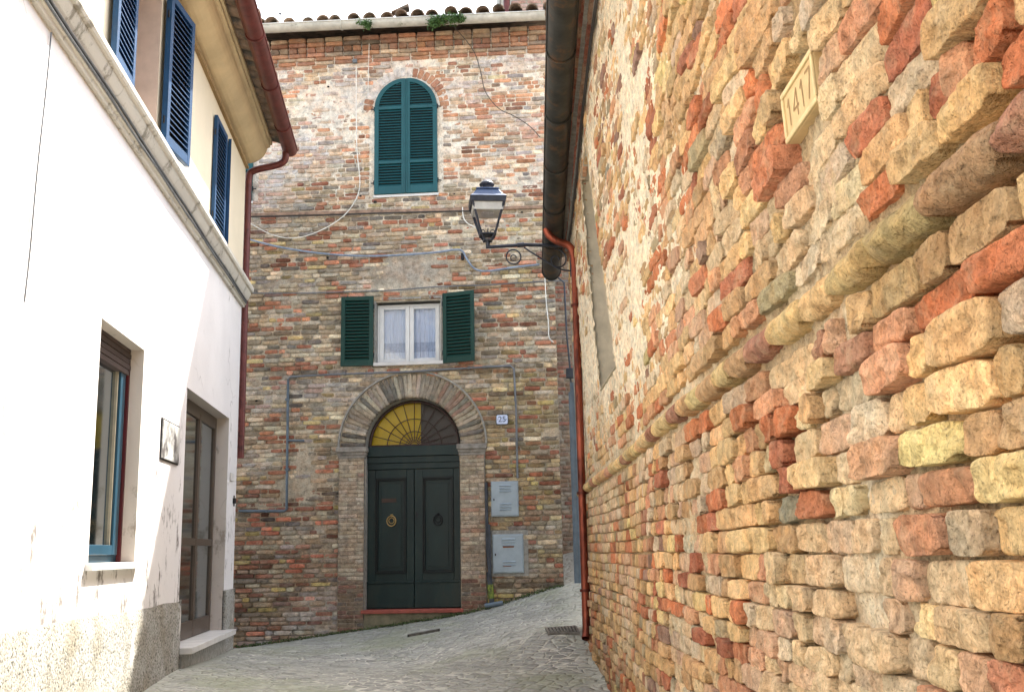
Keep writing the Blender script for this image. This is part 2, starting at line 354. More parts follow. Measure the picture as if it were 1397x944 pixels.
# ---------------------------------------------------------------- brickwork
def tgrid(k, hi):
    if hi: return np.array([-1, -.992, -.94, -.84]+list(np.linspace(-.66, .66, k))+[.84, .94, .992, 1])
    return np.array([-1, -.95]+list(np.linspace(-.75, .75, k))+[.95, 1])
def bricks(mp, B, nu, nv, hi, lump, warp, wear, seed, deep=-.03, freq=18.):
    """B: array rows = s,z,hw,hh,ang,prot,r,g,b,tilt. Returns V,Q,C"""
    B = np.asarray(B, float); N = len(B)
    if N == 0: return np.zeros((0, 3)), np.zeros((0, 4), int), np.zeros((0, 3))
    tu = tgrid(nu, hi); tv = tgrid(nv, hi); U, W = np.meshgrid(tu, tv); U = U.ravel()[None]; W = W.ravel()[None]; K = U.shape[1]
    s, z, hw, hh, an, pr, cr, cg, cb, ti = [B[:, i:i+1] for i in range(10)]
    rc = np.minimum(hh, hw)
    e = 6+14*rng.random((N, 1))
    x = hw*U; y = hh*W
    corner = (np.abs(U)**6)*(np.abs(W)**6)
    cw = (.25+.5*rng.random((N, 1)))*rc*.6
    x = x-np.sign(U)*corner*cw; y = y-np.sign(W)*corner*cw
    # per brick skew / uneven outline
    sk = (rng.random((N, 1))-.5)*.10*hh; y = y+sk*U
    tp = 1+(rng.random((N, 1))-.5)*.16; y = y*(1+(tp-1)*U)
    id_ = np.arange(N)[:, None]*7.31
    x = x+warp*vnoise(U*1.3+id_, W*2+id_, 3.3, seed); y = y+warp*(.7*vnoise(U*hw/.11+id_, W*1.5+9+id_, 1.3, seed+1)+.35*vnoise(U*hw/.03+id_, W*3+id_, 5.3, seed+2))
    ws = wear*(.4+1.2*rng.random((N, 1)))
    d = pr-ws*(.5*np.abs(U)**e+.5*np.abs(W)**(e*.7+1))+ti*U*hw+(rng.random((N, 1))-.5)*.10*W*hh
    X = s+x*np.cos(an)-y*np.sin(an); Z = z+x*np.sin(an)+y*np.cos(an)
    lmask = np.maximum(0, 1-np.abs(U)**8)*np.maximum(0, 1-np.abs(W)**8)*.7+.3
    d = d+lump*lmask*fbm(X*freq+id_, Z*freq*1.3, id_, seed+5, 3)
    d = d+lump*.35*lmask*vnoise(X*70+id_, Z*70, id_, seed+7)
    if hi:
        st = fbm(X*16+id_*1.7, Z*22, id_, seed+11, 2); d = d-.006*np.clip((st-.12)*14, 0, 1)*lmask-.004*np.clip((-.22-st)*14, 0, 1)*lmask
        # a few chipped corners / flaked arrises
        cx = np.where(rng.random((N, 1)) < .5, -1, 1); cy = np.where(rng.random((N, 1)) < .5, -1, 1); am = (rng.random((N, 1)) < .6)*(.010+.022*rng.random((N, 1)))
        cdist = np.sqrt(((U-cx)*hw)**2+((W-cy)*hh)**2)
        d = d-am*np.clip(1-cdist/(.03+.03*rng.random((N, 1))), 0, 1)*1.2
    rim = (np.abs(U) > .9999) | (np.abs(W) > .9999)
    d = np.where(rim, deep, d)
    C = np.stack([np.broadcast_to(c, d.shape) for c in (cr, cg, cb)], -1)
    vv = 1+.12*fbm(X*25, Z*25, id_, seed+9, 2)
    C = C*vv[..., None]
    V = mp(X, Z, d)
    nu_, nv_ = len(tu), len(tv)
    q = np.array([[j*nu_+i, j*nu_+i+1, (j+1)*nu_+i+1, (j+1)*nu_+i] for j in range(nv_-1) for i in range(nu_-1)])
    Q = (q[None]+np.arange(N)[:, None, None]*K).reshape(-1, 4)
    return V.reshape(-1, 3), Q, C.reshape(-1, 3)
def sheet(mp, s0, s1, z0, z1, ds, dz, colf, hole, amp, seed, freq=8., nonuni=None):
    ns = max(2, int((s1-s0)/ds)+1); nz = max(2, int((z1-z0)/dz)+1)
    ss = np.linspace(s0, s1, ns) if nonuni is None else nonuni; ns = len(ss); zz = np.linspace(z0, z1, nz)
    X, Z = np.meshgrid(ss, zz); d = amp*fbm(X*freq, Z*freq, 0, seed, 3)+amp*.7*vnoise(X*45, Z*45, 0, seed+3)
    V = mp(X, Z, d).reshape(-1, 3); C = colf(X, Z).reshape(-1, 3)
    I = np.arange(ns*nz).reshape(nz, ns); Q = np.stack([I[:-1, :-1], I[:-1, 1:], I[1:, 1:], I[1:, :-1]], -1).reshape(-1, 4)
    cx = (X[:-1, :-1]+X[1:, 1:]).ravel()/2; cz = (Z[:-1, :-1]+Z[1:, 1:]).ravel()/2
    keep = ~hole(cx, cz); return V, Q[keep], C
def joinp(parts):
    Vs, Qs, Cs = [], [], []; o = 0
    for V, Q, C in parts:
        Vs.append(V); Qs.append(Q+o); Cs.append(C); o += len(V)
    return np.concatenate(Vs), np.concatenate(Qs), np.concatenate(Cs)
def course_rows(s0, s1, z0, z1, hf, lenf, cut, joint, wob=.004, seed=0, jz=None):
    """rows of bricks; cut(z)-> list of (a,b) excluded intervals"""
    out = []; z = z0; row = 0
    while z < z1:
        h = hf(z); zc = z+h/2
        iv = [(s0, s1)]
        for a, b in cut(zc):
            nv = []
            for p, q in iv:
                if b <= p or a >= q: nv.append((p, q)); continue
                if a > p: nv.append((p, a))
                if b < q: nv.append((b, q))
            iv = nv
        for p, q in iv:
            s = p-(random.random()*.12 if p == s0 else 0)
            while s < q-.02:
                L = lenf(s, zc); e = min(s+L, q)
                if q-e < .05: e = q
                if e-s > .03:
                    j = joint*(.6+.8*random.random())
                    zo = wob*float(vnoise(s*1.2, row*.37, 0, seed))*2
                    out.append([(s+e)/2, zc+zo, (e-s-j)/2, (h-(joint if jz is None else jz)*(.7+.6*random.random()))/2, random.gauss(0, .006)])
                s = e
        z += h; row += 1
    return out
def pick(pal, sg=.15):
    t = random.random()*sum(p[0] for p in pal)
    for p in pal:
        t -= p[0]
        if t <= 0: break
    k = max(.45, 1+random.gauss(0, sg)); return [max(0, c*k*(1+random.gauss(0, .016))) for c in p[1]]

# ================================================================= GROUND
CP = [(-2, 4, .45), (-2, 8.27, .54), (-2, 9.49, .58), (-2, 12.2, .5), (1.54, 8.34, .41), (1.73, 10.4, .64), (0, 4, .2), (1, 2, .12), (0, 0, 0), (-2, 0, .2), (-3, 14, .35), (2.1, 13.3, 1.1), (3.0, 15.5, 1.6), (3, 13.5, 1.25)]
for px, py in ((327, 883), (400, 873), (460, 864), (563, 848), (640, 835), (690, 822), (772, 797)):
    s, z = fs(px, py); p = fm(s, z); CP.append(tuple(p))
CP.append(tuple(on_y(563, 900, 11.0))); 
CP.append(tuple(on_y(765, 860, 10.6)))
CP += [(-8, -4, 0), (8, -4, 0), (-8, 20, 0.2), (8, 20, 2)]
CP = np.array([[float(a) for a in p] for p in CP])
def _tps(r): return np.where(r > 1e-9, r*r*np.log(np.maximum(r, 1e-9)), 0)
_n = len(CP); _K = _tps(np.hypot(CP[:, None, 0]-CP[None, :, 0], CP[:, None, 1]-CP[None, :, 1]))+np.eye(_n)*.02
_P = np.c_[np.ones(_n), CP[:, :2]]; _A = np.block([[_K, _P], [_P.T, np.zeros((3, 3))]]); _w = np.linalg.solve(_A, np.r_[CP[:, 2], 0, 0, 0])
def gz(x, y):
    x = np.asarray(x, float); y = np.asarray(y, float); xc = np.clip(x, -8, 8); yc = np.clip(y, -4, 20)
    r = np.hypot(xc[..., None]-CP[:, 0], yc[..., None]-CP[:, 1]); return _tps(r)@_w[:_n]+_w[_n]+_w[_n+1]*xc+_w[_n+2]*yc
gx = np.unique(np.r_[-150, -60, -30, -12, -8, np.arange(-4, 4.01, .06), 8, 12, 30, 60, 150]); gy = np.unique(np.r_[-150, -60, -20, -8, -4, np.arange(-2, 6, .2), np.arange(6, 16, .06), 18, 20, 30, 60, 150])
X, Y = np.meshgrid(gx, gy); Z = gz(X, Y)+.012*fbm(X*1.1, Y*1.1, 0, 3, 3)*(np.abs(X) < 8)
V = np.stack([X, Y, Z], -1).reshape(-1, 3); I = np.arange(len(gx)*len(gy)).reshape(len(gy), len(gx))
Q = np.stack([I[:-1, :-1], I[:-1, 1:], I[1:, 1:], I[1:, :-1]], -1).reshape(-1, 4)
dF = (V[:, 0]-F0[0])*FN[0]+(V[:, 1]-F0[1])*FN[1]; dR = (V[:, 0]-R0[0])*RN[0]+V[:, 1]*RN[1]
dd = np.minimum(np.minimum(np.abs(dF), np.abs(dR)), np.abs(V[:, 0]+2)); edge = np.clip(1-(dd-.06)/.14, 0, 1)*.9
ground = mesh_np('paved_street', V, Q, M['paving'], attr=('edge', edge)); tag(ground, 'grey cobbled alley rising to the right between the walls', 'street', kind='structure')

# ================================================================= FRONT HOUSE (facade)
house = empty('brick_house', 'old brick house with a dark green arched door closing the end of the alley', 'house', (F0[0], F0[1], .6))
ARC_R, ARC_O, ARC_Z = .615, .955, 2.87
SL, SR, ZT = -4.6, 1.91, 8.62
win = (fs(512, 502)[0]+.01, 3.97, fs(604, 497)[0]-.02, 4.80)          # middle window opening s0,z0,s1,z1
AW = (-.51, 6.29, .36, 7.53, .435)                                     # arched shutters: s0,z0,s1,spring,r
AWC = (AW[0]+AW[2])/2
AW2 = -2.21-.435                                                       # centre of the second arched window
niche = None
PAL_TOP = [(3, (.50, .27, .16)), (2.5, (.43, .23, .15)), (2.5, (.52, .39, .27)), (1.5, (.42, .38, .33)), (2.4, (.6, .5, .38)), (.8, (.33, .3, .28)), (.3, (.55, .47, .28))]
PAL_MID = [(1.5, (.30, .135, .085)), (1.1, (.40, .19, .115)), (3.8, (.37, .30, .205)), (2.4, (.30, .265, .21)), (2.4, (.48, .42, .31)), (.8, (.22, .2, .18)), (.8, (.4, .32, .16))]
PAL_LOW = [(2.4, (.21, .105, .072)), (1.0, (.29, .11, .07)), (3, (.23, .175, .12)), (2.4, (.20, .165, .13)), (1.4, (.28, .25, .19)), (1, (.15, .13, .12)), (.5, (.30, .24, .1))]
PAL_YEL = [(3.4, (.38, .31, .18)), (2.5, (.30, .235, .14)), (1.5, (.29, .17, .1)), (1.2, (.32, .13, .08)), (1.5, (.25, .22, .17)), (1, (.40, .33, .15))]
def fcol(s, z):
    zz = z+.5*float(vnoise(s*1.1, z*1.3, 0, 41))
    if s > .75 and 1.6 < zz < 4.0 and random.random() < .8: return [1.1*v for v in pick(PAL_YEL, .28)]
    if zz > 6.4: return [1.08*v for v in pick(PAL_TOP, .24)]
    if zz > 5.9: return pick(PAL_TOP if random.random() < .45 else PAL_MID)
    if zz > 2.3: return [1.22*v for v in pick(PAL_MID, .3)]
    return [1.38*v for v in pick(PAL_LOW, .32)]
def wash(s, z):      # whitish plaster/limewash remains 0..1
    a = fbm(s*1.5+3, z*2.2, 0, 52, 4); t = np.clip((z-5.7)/1.1, 0, 1)
    return np.clip((a-.16+.12*t)*3, 0, 1)*(.45+.3*t)
def fcut(zc):
    c = []
    if zc < ARC_Z: c.append((-.955, .94))
    else:
        h = zc-ARC_Z
        if h < ARC_O: w_ = math.sqrt(ARC_O**2-h*h); c.append((-w_-.0, w_))
    if win[1]-.02 < zc < win[3]+.03: c.append((win[0]-.02, win[2]+.02))
    for cs in (AWC, AW2):
        if AW[1]-.02 < zc < AW[3]: c.append((cs-AW[4]-.07, cs+AW[4]+.07))
        elif AW[3] <= zc:
            h = zc-AW[3]; r_ = AW[4]+.17
            if h < r_: w_ = math.sqrt(r_*r_-h*h); c.append((cs-w_, cs+w_))
    return c
def fhole(x, z):
    h = (np.abs(x) < ARC_R) & (z < ARC_Z) | (np.hypot(x, z-ARC_Z) < ARC_R+.03)
    h |= (x > win[0]) & (x < win[2]) & (z > win[1]) & (z < win[3])
    return h
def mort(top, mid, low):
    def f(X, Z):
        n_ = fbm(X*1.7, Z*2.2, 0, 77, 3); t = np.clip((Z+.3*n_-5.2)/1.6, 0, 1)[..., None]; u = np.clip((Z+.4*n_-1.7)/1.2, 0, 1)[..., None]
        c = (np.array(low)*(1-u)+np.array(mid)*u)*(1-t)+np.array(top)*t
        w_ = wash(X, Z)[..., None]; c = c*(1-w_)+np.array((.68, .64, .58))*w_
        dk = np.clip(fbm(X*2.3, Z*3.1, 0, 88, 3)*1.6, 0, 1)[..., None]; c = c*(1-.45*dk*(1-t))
        # smooth plaster left above the middle window
        pp = np.clip(1.2-np.hypot((X+.05)/.62, (Z-5.2)/.27)+.3*n_, 0, 1)[..., None]; c = c*(1-pp)+np.array((.42, .38, .32))*pp
        return c
    return f
rows = course_rows(SL, SR, .1, 8.23, lambda z: random.uniform(.054, .066), lambda s, z: random.choice((random.uniform(.09, .14), random.uniform(.16, .28), random.uniform(.2, .27))), fcut, .010, .006, 5)
B = []
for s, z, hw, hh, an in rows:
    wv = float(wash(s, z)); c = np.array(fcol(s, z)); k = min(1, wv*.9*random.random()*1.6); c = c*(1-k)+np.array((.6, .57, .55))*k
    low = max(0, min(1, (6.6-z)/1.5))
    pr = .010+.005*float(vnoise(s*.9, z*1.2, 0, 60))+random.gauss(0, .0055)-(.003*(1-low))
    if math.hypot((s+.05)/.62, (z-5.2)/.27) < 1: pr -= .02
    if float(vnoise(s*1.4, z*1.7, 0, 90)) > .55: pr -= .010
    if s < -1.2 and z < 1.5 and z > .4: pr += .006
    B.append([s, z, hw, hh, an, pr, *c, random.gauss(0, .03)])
parts = [bricks(fm, B, 4, 3, False, .007, .0035, .005, 21, deep=-.03, freq=14)]
# moulded cornice courses at the top
Bc = []
for z, hh, d, L in ((8.27, .024, .022, .27), (8.325, .024, .034, .27), (8.382, .026, .046, .26), (8.455, .040, .05, .13), (8.53, .026, .07, .26), (8.59, .028, .085, .26)):
    s = SL
    while s < SR: Bc.append([s+L/2, z, L/2-.005, hh, 0, d+random.gauss(0, .004), *[c*(.85 if z < 8.42 else .62) for c in pick(PAL_TOP[:3]+[(1.5, (.33, .26, .2))])], 0]); s += L
    
cor_part = bricks(fm, Bc, 3, 2, False, .004, .002, .006, 22, deep=-.01)
# voussoirs of the door arch
Bv = []; nv = 44
PAL_ARCH = [(3, (.34, .30, .23)), (2, (.28, .255, .21)), (.7, (.31, .21, .16)), (2, (.41, .37, .29)), (1.4, (.17, .16, .14)), (.25, (.34, .17, .12))]
for i in range(nv):
    a = math.pi*(i+.5)/nv; rmid = (ARC_R+ARC_O)/2
    Bv.append([rmid*math.cos(a), ARC_Z+rmid*math.sin(a), (ARC_O-ARC_R)/2-.006, rmid*math.pi/nv/2-.001, a, .012+random.gauss(0, .003), *pick(PAL_ARCH), 0])
arch_part = bricks(fm, Bv, 5, 3, False, .006, .003, .006, 23, deep=-.03)
# brick/plaster ring round arched windows
Bw = []
for cs in (AWC, AW2):
    for i in range(20):
        a = math.pi*(i+.5)/20; rmid = AW[4]+.10
        c = pick(PAL_TOP[:2]) if (a < 1.35 and i % 1 == 0) or a > 2.75 else [.66, .62, .58]
        Bw.append([cs+rmid*math.cos(a), AW[3]+rmid*math.sin(a), .07, rmid*math.pi/20/2-.003, a, .004, *c, 0])
parts.append(bricks(fm, Bw, 3, 2, False, .004, .003, .005, 24, deep=-.02))
def fmort_map(s_, z_, d_): return fm(s_, z_, np.asarray(d_)-.013*np.clip((7.2-np.asarray(z_))/1.2, 0, 1)*np.clip(.45+1.6*fbm(np.asarray(s_)*1.3, np.asarray(z_)*1.6, 0, 35, 2), 0, 1))
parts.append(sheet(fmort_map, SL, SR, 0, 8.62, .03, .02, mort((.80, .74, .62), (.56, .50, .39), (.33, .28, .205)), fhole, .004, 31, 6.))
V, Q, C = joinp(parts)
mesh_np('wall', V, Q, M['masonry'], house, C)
V, Q, C = cor_part; mesh_np('cornice', V, Q, M['masonry'], house, C)
V, Q, C = arch_part; arch = mesh_np('door_arch', V, Q, M['masonry'], house, C)
# arch label moulding + intrados
b = MB()
for r_, w_, d_, dep in ((ARC_O+.002, .022, .035, -.01),):
    n = 40
    for i in range(n):
        a0, a1 = math.pi*i/n, math.pi*(i+1)/n
        b.hexa([fm(rr*math.cos(a), ARC_Z+rr*math.sin(a), d) for rr, d in ((r_, dep), (r_+w_, dep)) for a in (a0, a1)][:0] or
               [fm(r_*math.cos(a0), ARC_Z+r_*math.sin(a0), dep), fm((r_+w_)*math.cos(a0), ARC_Z+(r_+w_)*math.sin(a0), dep), fm((r_+w_)*math.cos(a0), ARC_Z+(r_+w_)*math.sin(a0), d_), fm(r_*math.cos(a0), ARC_Z+r_*math.sin(a0), d_),
                fm(r_*math.cos(a1), ARC_Z+r_*math.sin(a1), dep), fm((r_+w_)*math.cos(a1), ARC_Z+(r_+w_)*math.sin(a1), dep), fm((r_+w_)*math.cos(a1), ARC_Z+(r_+w_)*math.sin(a1), d_), fm(r_*math.cos(a1), ARC_Z+r_*math.sin(a1), d_)])
b.build('arch_moulding', M['grey_render'], arch)
b = MB(); n = 32
for i in range(n):
    a0, a1 = math.pi*i/n, math.pi*(i+1)/n
    b.add([fm(ARC_R*math.cos(a), ARC_Z+ARC_R*math.sin(a), d) for a, d in ((a0, .005), (a1, .005), (a1, -.3), (a0, -.3))], [(0, 1, 2, 3)])
for sg in (-1, 1): b.add([fm(sg*ARC_R, z, d) for z, d in ((.6, .035), (ARC_Z, .035), (ARC_Z, -.3), (.6, -.3))], [(0, 1, 2, 3)])
b.build('arch_soffit', M['grey_render'], arch)
# pilasters of fine pale brick
PAL_PIL = [(4, (.42, .355, .27)), (3, (.36, .305, .235)), (.7, (.38, .25, .19)), (2, (.46, .41, .33))]
PAL_PIL2 = [(3, (.2, .155, .115)), (2, (.23, .13, .1)), (1, (.16, .14, .12))]
for sg, z00 in ((-1, .5), (1, .7)):
    a, c = (-.955, -.62) if sg < 0 else (.62, .94)
    Bp = []; z = z00; 
    while z < 2.74:
        s = a; 
        while s < c-.01:
            e = min(c, s+random.choice((.12, .22, .25)));  e = c if c-e < .05 else e
            Bp.append([(s+e)/2, z+.026, (e-s)/2-.002, .0235, 0, .048+random.gauss(0, .0015), *pick(PAL_PIL if z > 1.15+random.gauss(0, .05) else PAL_PIL2, .09), 0]); s = e
        z += .052
    p1 = bricks(fm, Bp, 3, 2, False, .003, .001, .003, 25, deep=.0)
    p2 = sheet(lambda s_, z_, d_: fm(s_, z_, np.asarray(d_)+.042), a, c, z00-.3, 2.76, .03, .03, lambda X, Z: np.ones(X.shape+(3,))*np.array((.33, .28, .22)), lambda x, z: x > 99, .001, 5)
    V, Q, C = joinp([p1, p2]); pil = mesh_np('pilaster', V, Q, M['masonry'], house, C)
    b = MB()
    for s_ in (a, c): b.add([fm(s_, z, d) for z, d in ((z00-.3, .045), (2.76, .045), (2.76, -.3), (z00-.3, -.3))], [(0, 1, 2, 3)])
    b.build('pilaster_side', M['grey_render'], pil)
    b = MB(); b.box(fm, (a-.02, 2.76, -.05), (c+.02, 2.80, .065)); b.box(fm, (a-.035, 2.8005, -.05), (c+.035, 2.865, .085)); b.box(fm, (a-.01, 2.72, -.05), (c+.01, 2.7595, .055))
    b.build('capital', plain('capital_stone', (.26, .24, .21, 1), .9, var=.35, scale=14, bump=[(50, .01, .5)], dirt=(.3, .14, .09, 1), dirt_scale=9, dirt_lo=.6), pil, .006)
# door
DZ0 = .81
dr = MB(); D0 = -.14
dr.box(fm, (-.612, 2.745, D0-.05), (.612, 2.875, D0+.06)); door = dr.build('door', M['door_wood'], house, .004)
b = MB(); b.box(fm, (-.625, 2.66, D0-.05), (.625, 2.742, D0+.035)); b.box(fm, (-.612, 2.58, D0-.05), (.612, 2.658, D0+.02))
b.build('transom', M['door_wood'], door, .004)
for sg in (-1, 1):
    x0, x1 = (-.612, -.004) if sg < 0 else (.004, .612); b = MB()
    b.box(fm, (x0, DZ0+.32, D0-.04), (x0+.10, 2.578, D0)); b.box(fm, (x1-.10, DZ0+.32, D0-.04), (x1, 2.578, D0))
    b.box(fm, (x0+.1005, 2.47, D0-.04), (x1-.1005, 2.578, D0)); b.box(fm, (x0+.1005, DZ0+.32, D0-.04), (x1-.1005, DZ0+.44, D0))
    b.box(fm, (x0, DZ0+.01, D0-.04), (x1, DZ0+.318, D0+.02)); b.box(fm, (x0, DZ0+.3185, D0-.04), (x1, DZ0+.345, D0+.035))
    lf = b.build('door_leaf', M['door_wood'], door, .004)
    b = MB(); px0, px1, pz0, pz1 = x0+.10, x1-.10, DZ0+.44, 2.47
    for k, (w_, d_) in enumerate(((.018, .022), (.036, .010))):
        o_ = 0 if k == 0 else .0185
        b.box(fm, (px0+o_, pz0+o_, D0-.03), (px0+w_, pz1-o_, D0+d_)); b.box(fm, (px1-w_, pz0+o_, D0-.03), (px1-o_, pz1-o_, D0+d_))
        b.box(fm, (px0+w_+.0005, pz1-w_, D0-.03), (px1-w_-.0005, pz1-o_, D0+d_)); b.box(fm, (px0+w_+.0005, pz0+o_, D0-.03), (px1-w_-.0005, pz0+w_, D0+d_))
    b.build('panel_moulding', plain('door_moulding', (.001, .006, .007, 1), .4, var=.2, spec=.3), lf, .003)
    b = MB(); b.box(fm, (px0+.036, pz0+.036, D0-.035), (px1-.036, pz1-.036, D0-.022)); b.box(fm, (px0+.07, pz0+.08, D0-.022), (px1-.07, pz1-.08, D0-.014)); b.build('panel', M['door_wood'], lf, .003)
    cx = (x0+x1)/2+(.01 if sg < 0 else 0); b = MB(); zc = 1.93
    b.tube([fm(cx+.058*math.sin(t), zc-.015+.065*math.cos(t), D0+.012) for t in np.linspace(0, 2*math.pi, 25)], .008, 6, caps=False)
    b.tube([fm(cx+.035*math.sin(t), zc-.01+.035*math.cos(t), D0+.002) for t in np.linspace(0, 2*math.pi, 19)], .006, 6, caps=False)
    b.tube([fm(cx, zc+.055, D0-.02), fm(cx, zc+.055, D0+.015), fm(cx, zc+.05, D0+.025)], [.022, .018, .012], 10)
    kn = b.build('knocker', plain('brass', srgb(176, 148, 96), .35, .6, var=.3) if sg < 0 else M['black_iron'], door)
    tag(kn, 'brass ring knocker' if sg < 0 else 'dark iron ring knocker')
b = MB(); b.box(fm, (-.43, 2.155, D0-.02), (-.24, 2.205, D0-.008)); b.box(fm, (-.42, 2.165, D0-.008), (-.25, 2.195, D0-.005)); b.build('letter_slot', plain('old_bronze', srgb(70, 54, 46), .6, .2), door)
b = MB(); b.tube([fm(.035, 2.0, D0-.01), fm(.035, 2.0, D0+.012)], .016, 12); b.box(fm, (.025, 1.955, D0), (.045, 1.985, D0+.005)); b.build('lock', M['black_iron'], door)
b = MB(); b.box(fm, (.60, 1.98, D0+.01), (.612, 2.2, D0+.02)); b.build('pull_strip', M['white_cable'], door)
b = MB(); b.box(fm, (-.65, DZ0-.045, -.2), (.65, DZ0, .07)); st = b.build('doorstep', M['step_terracotta'], house, .006)
b = MB(); b.box(fm, (-.615, .3, -.2), (.615, DZ0-.046, .03)); b.build('step_base', plain('step_base', (.2, .18, .12, 1), .95, var=.35, scale=8, bump=[(30, .02, .6)]), st)
# fanlight
b = MB(); Rf = ARC_R-.005; fd = -.16
def fanpt(a, r, d): return fm(r*math.cos(a), ARC_Z+.005+r*math.sin(a), d)
for i in range(13):
    a = math.pi*i/12; b.tube([fanpt(a, .05, fd), fanpt(a, Rf-.02, fd)], .006, 6)
for r_ in (.195, .36): b.tube([fanpt(math.pi*k/24, r_, fd+.004) for k in range(25)], .006, 6)
b.tube([fanpt(math.pi*k/30, Rf-.022, fd) for k in range(31)], .018, 6)
b.tube([fm(-.6, ARC_Z+.02, fd), fm(.6, ARC_Z+.02, fd)], .012, 6)
for i in range(12):                       # little curls round the hub and along the foot
    a = math.pi*(i+.5)/12; b.tube([fanpt(a, .1, fd+.004)+0*_f+np.array(FU)*.018*math.cos(t)+np.array([0, 0, .018*math.sin(t)]) for t in np.linspace(0, 6.2, 9)], .003, 4)
fan = MB()
n = 24; P = [fm(0, ARC_Z+.0, fd-.05)]+[fanpt(math.pi*k/n, Rf, fd-.05) for k in range(n+1)]
fan.add(P, [(0, k, k+1) for k in range(1, n+1)])
fl = fan.build('fanlight', M['fan_glass'], house); b.build('iron_grille', plain('grille_rust', (.06, .035, .03, 1), .7, var=.4, scale=30), fl)
cut = .075
def halfdisc(x0, x1, d, mat, name):
    q = MB(); xs = np.linspace(x0, x1, 30); P = [fm(x, ARC_Z, d) for x in xs]+[fm(x, ARC_Z+math.sqrt(max(0, .63**2-x*x)), d) for x in xs]; m_ = len(xs)
    q.add(P, [(i, i+1, m_+i+1, m_+i) for i in range(m_-1)]); return q.build(name, mat, fl)
halfdisc(-.63, cut, fd-.075, M['yellow'], 'yellow_board'); halfdisc(cut, .63, fd-.085, M['grey_board'], 'grey_board')
# middle window
w0, wz0, w1, wz1 = win
b = MB()
for a_, c_ in (((w0, wz0), (w0, wz1)), ((w1, wz0), (w1, wz1)), ((w0, wz0), (w1, wz0)), ((w0, wz1), (w1, wz1))):
    b.add([fm(a_[0], a_[1], .004), fm(c_[0], c_[1], .004), fm(c_[0], c_[1], -.25), fm(a_[0], a_[1], -.25)], [(0, 1, 2, 3)])
b.box(fm, (w0-.025, wz0-.0, -.02), (w0-.001, wz1+.02, .012)); b.box(fm, (w1+.001, wz0, -.02), (w1+.02, wz1+.02, .012)); b.box(fm, (w0-.025, wz1+.0205, -.02), (w1+.02, wz1+.05, .014))
wn = b.build('window', M['grey_render'], house)
b = MB(); fr = -.10; wm = (w0+w1)/2; FW = .055; zt = wz1-.03
b.box(fm, (w0+.002, wz0+.002, fr-.04), (w0+.03, zt, fr+.012)); b.box(fm, (w1-.03, wz0+.002, fr-.04), (w1-.002, zt, fr+.012)); b.box(fm, (w0+.0305, zt-.025, fr-.04), (w1-.0305, zt, fr+.012))
b.build('window_frame', M['white_wood'], wn, .003)
for x0, x1 in ((w0+.032, wm-.002), (wm+.002, w1-.032)):
    b = MB(); b.box(fm, (x0, wz0+.02, fr-.03), (x0+FW, zt-.028, fr+.02)); b.box(fm, (x1-FW, wz0+.02, fr-.03), (x1, zt-.028, fr+.02))
    b.box(fm, (x0+FW+.0005, zt-.028-FW*.7, fr-.03), (x1-FW-.0005, zt-.028, fr+.02)); b.box(fm, (x0+FW+.0005, wz0+.02, fr-.03), (x1-FW-.0005, wz0+.02+FW*.8, fr+.02))
    b.build('casement', M['white_wood'], wn, .004)
    b = MB(); b.add([fm(x, z, fr-.005) for x, z in ((x0+FW*.9, wz0+.05), (x1-FW*.9, wz0+.05), (x1-FW*.9, zt-.05), (x0+FW*.9, zt-.05))], [(0, 1, 2, 3)]); b.build('pane', M['glass'], wn)
    # curtain with folds, lace band low down
    xs = np.linspace(x0+.03, x1-.02, 60); zs = np.linspace(wz0+.03, zt-.03, 24); Xc, Zc = np.meshgrid(xs, zs)
    dc = fr-.045+.009*np.sin(Xc*95+.8*np.sin(Zc*6)+x0*40)+.005*np.sin(Xc*210+Zc*3)
    I = np.arange(Xc.size).reshape(Xc.shape); Qc = np.stack([I[:-1, :-1], I[:-1, 1:], I[1:, 1:], I[1:, :-1]], -1).reshape(-1, 4)
    zc_ = (Zc[:-1, :-1]+Zc[1:, 1:]).ravel()/2-wz0; mi = ((zc_ > .17) & (zc_ < .30)).astype(int)
    mesh_np('curtain', fm(Xc, Zc, dc).reshape(-1, 3), Qc, [M['curtain'], M['lace']], wn, midx=mi)
b = MB(); b.box(fm, (w0, wz0, -.26), (w1, wz1, -.25)); b.build('dark_room', M['interior'], wn)
b = MB(); b.box(fm, (w0-.03, wz0-.045, -.12), (w1+.03, wz0, .045)); b.build('sill', M['marble'], wn, .004)
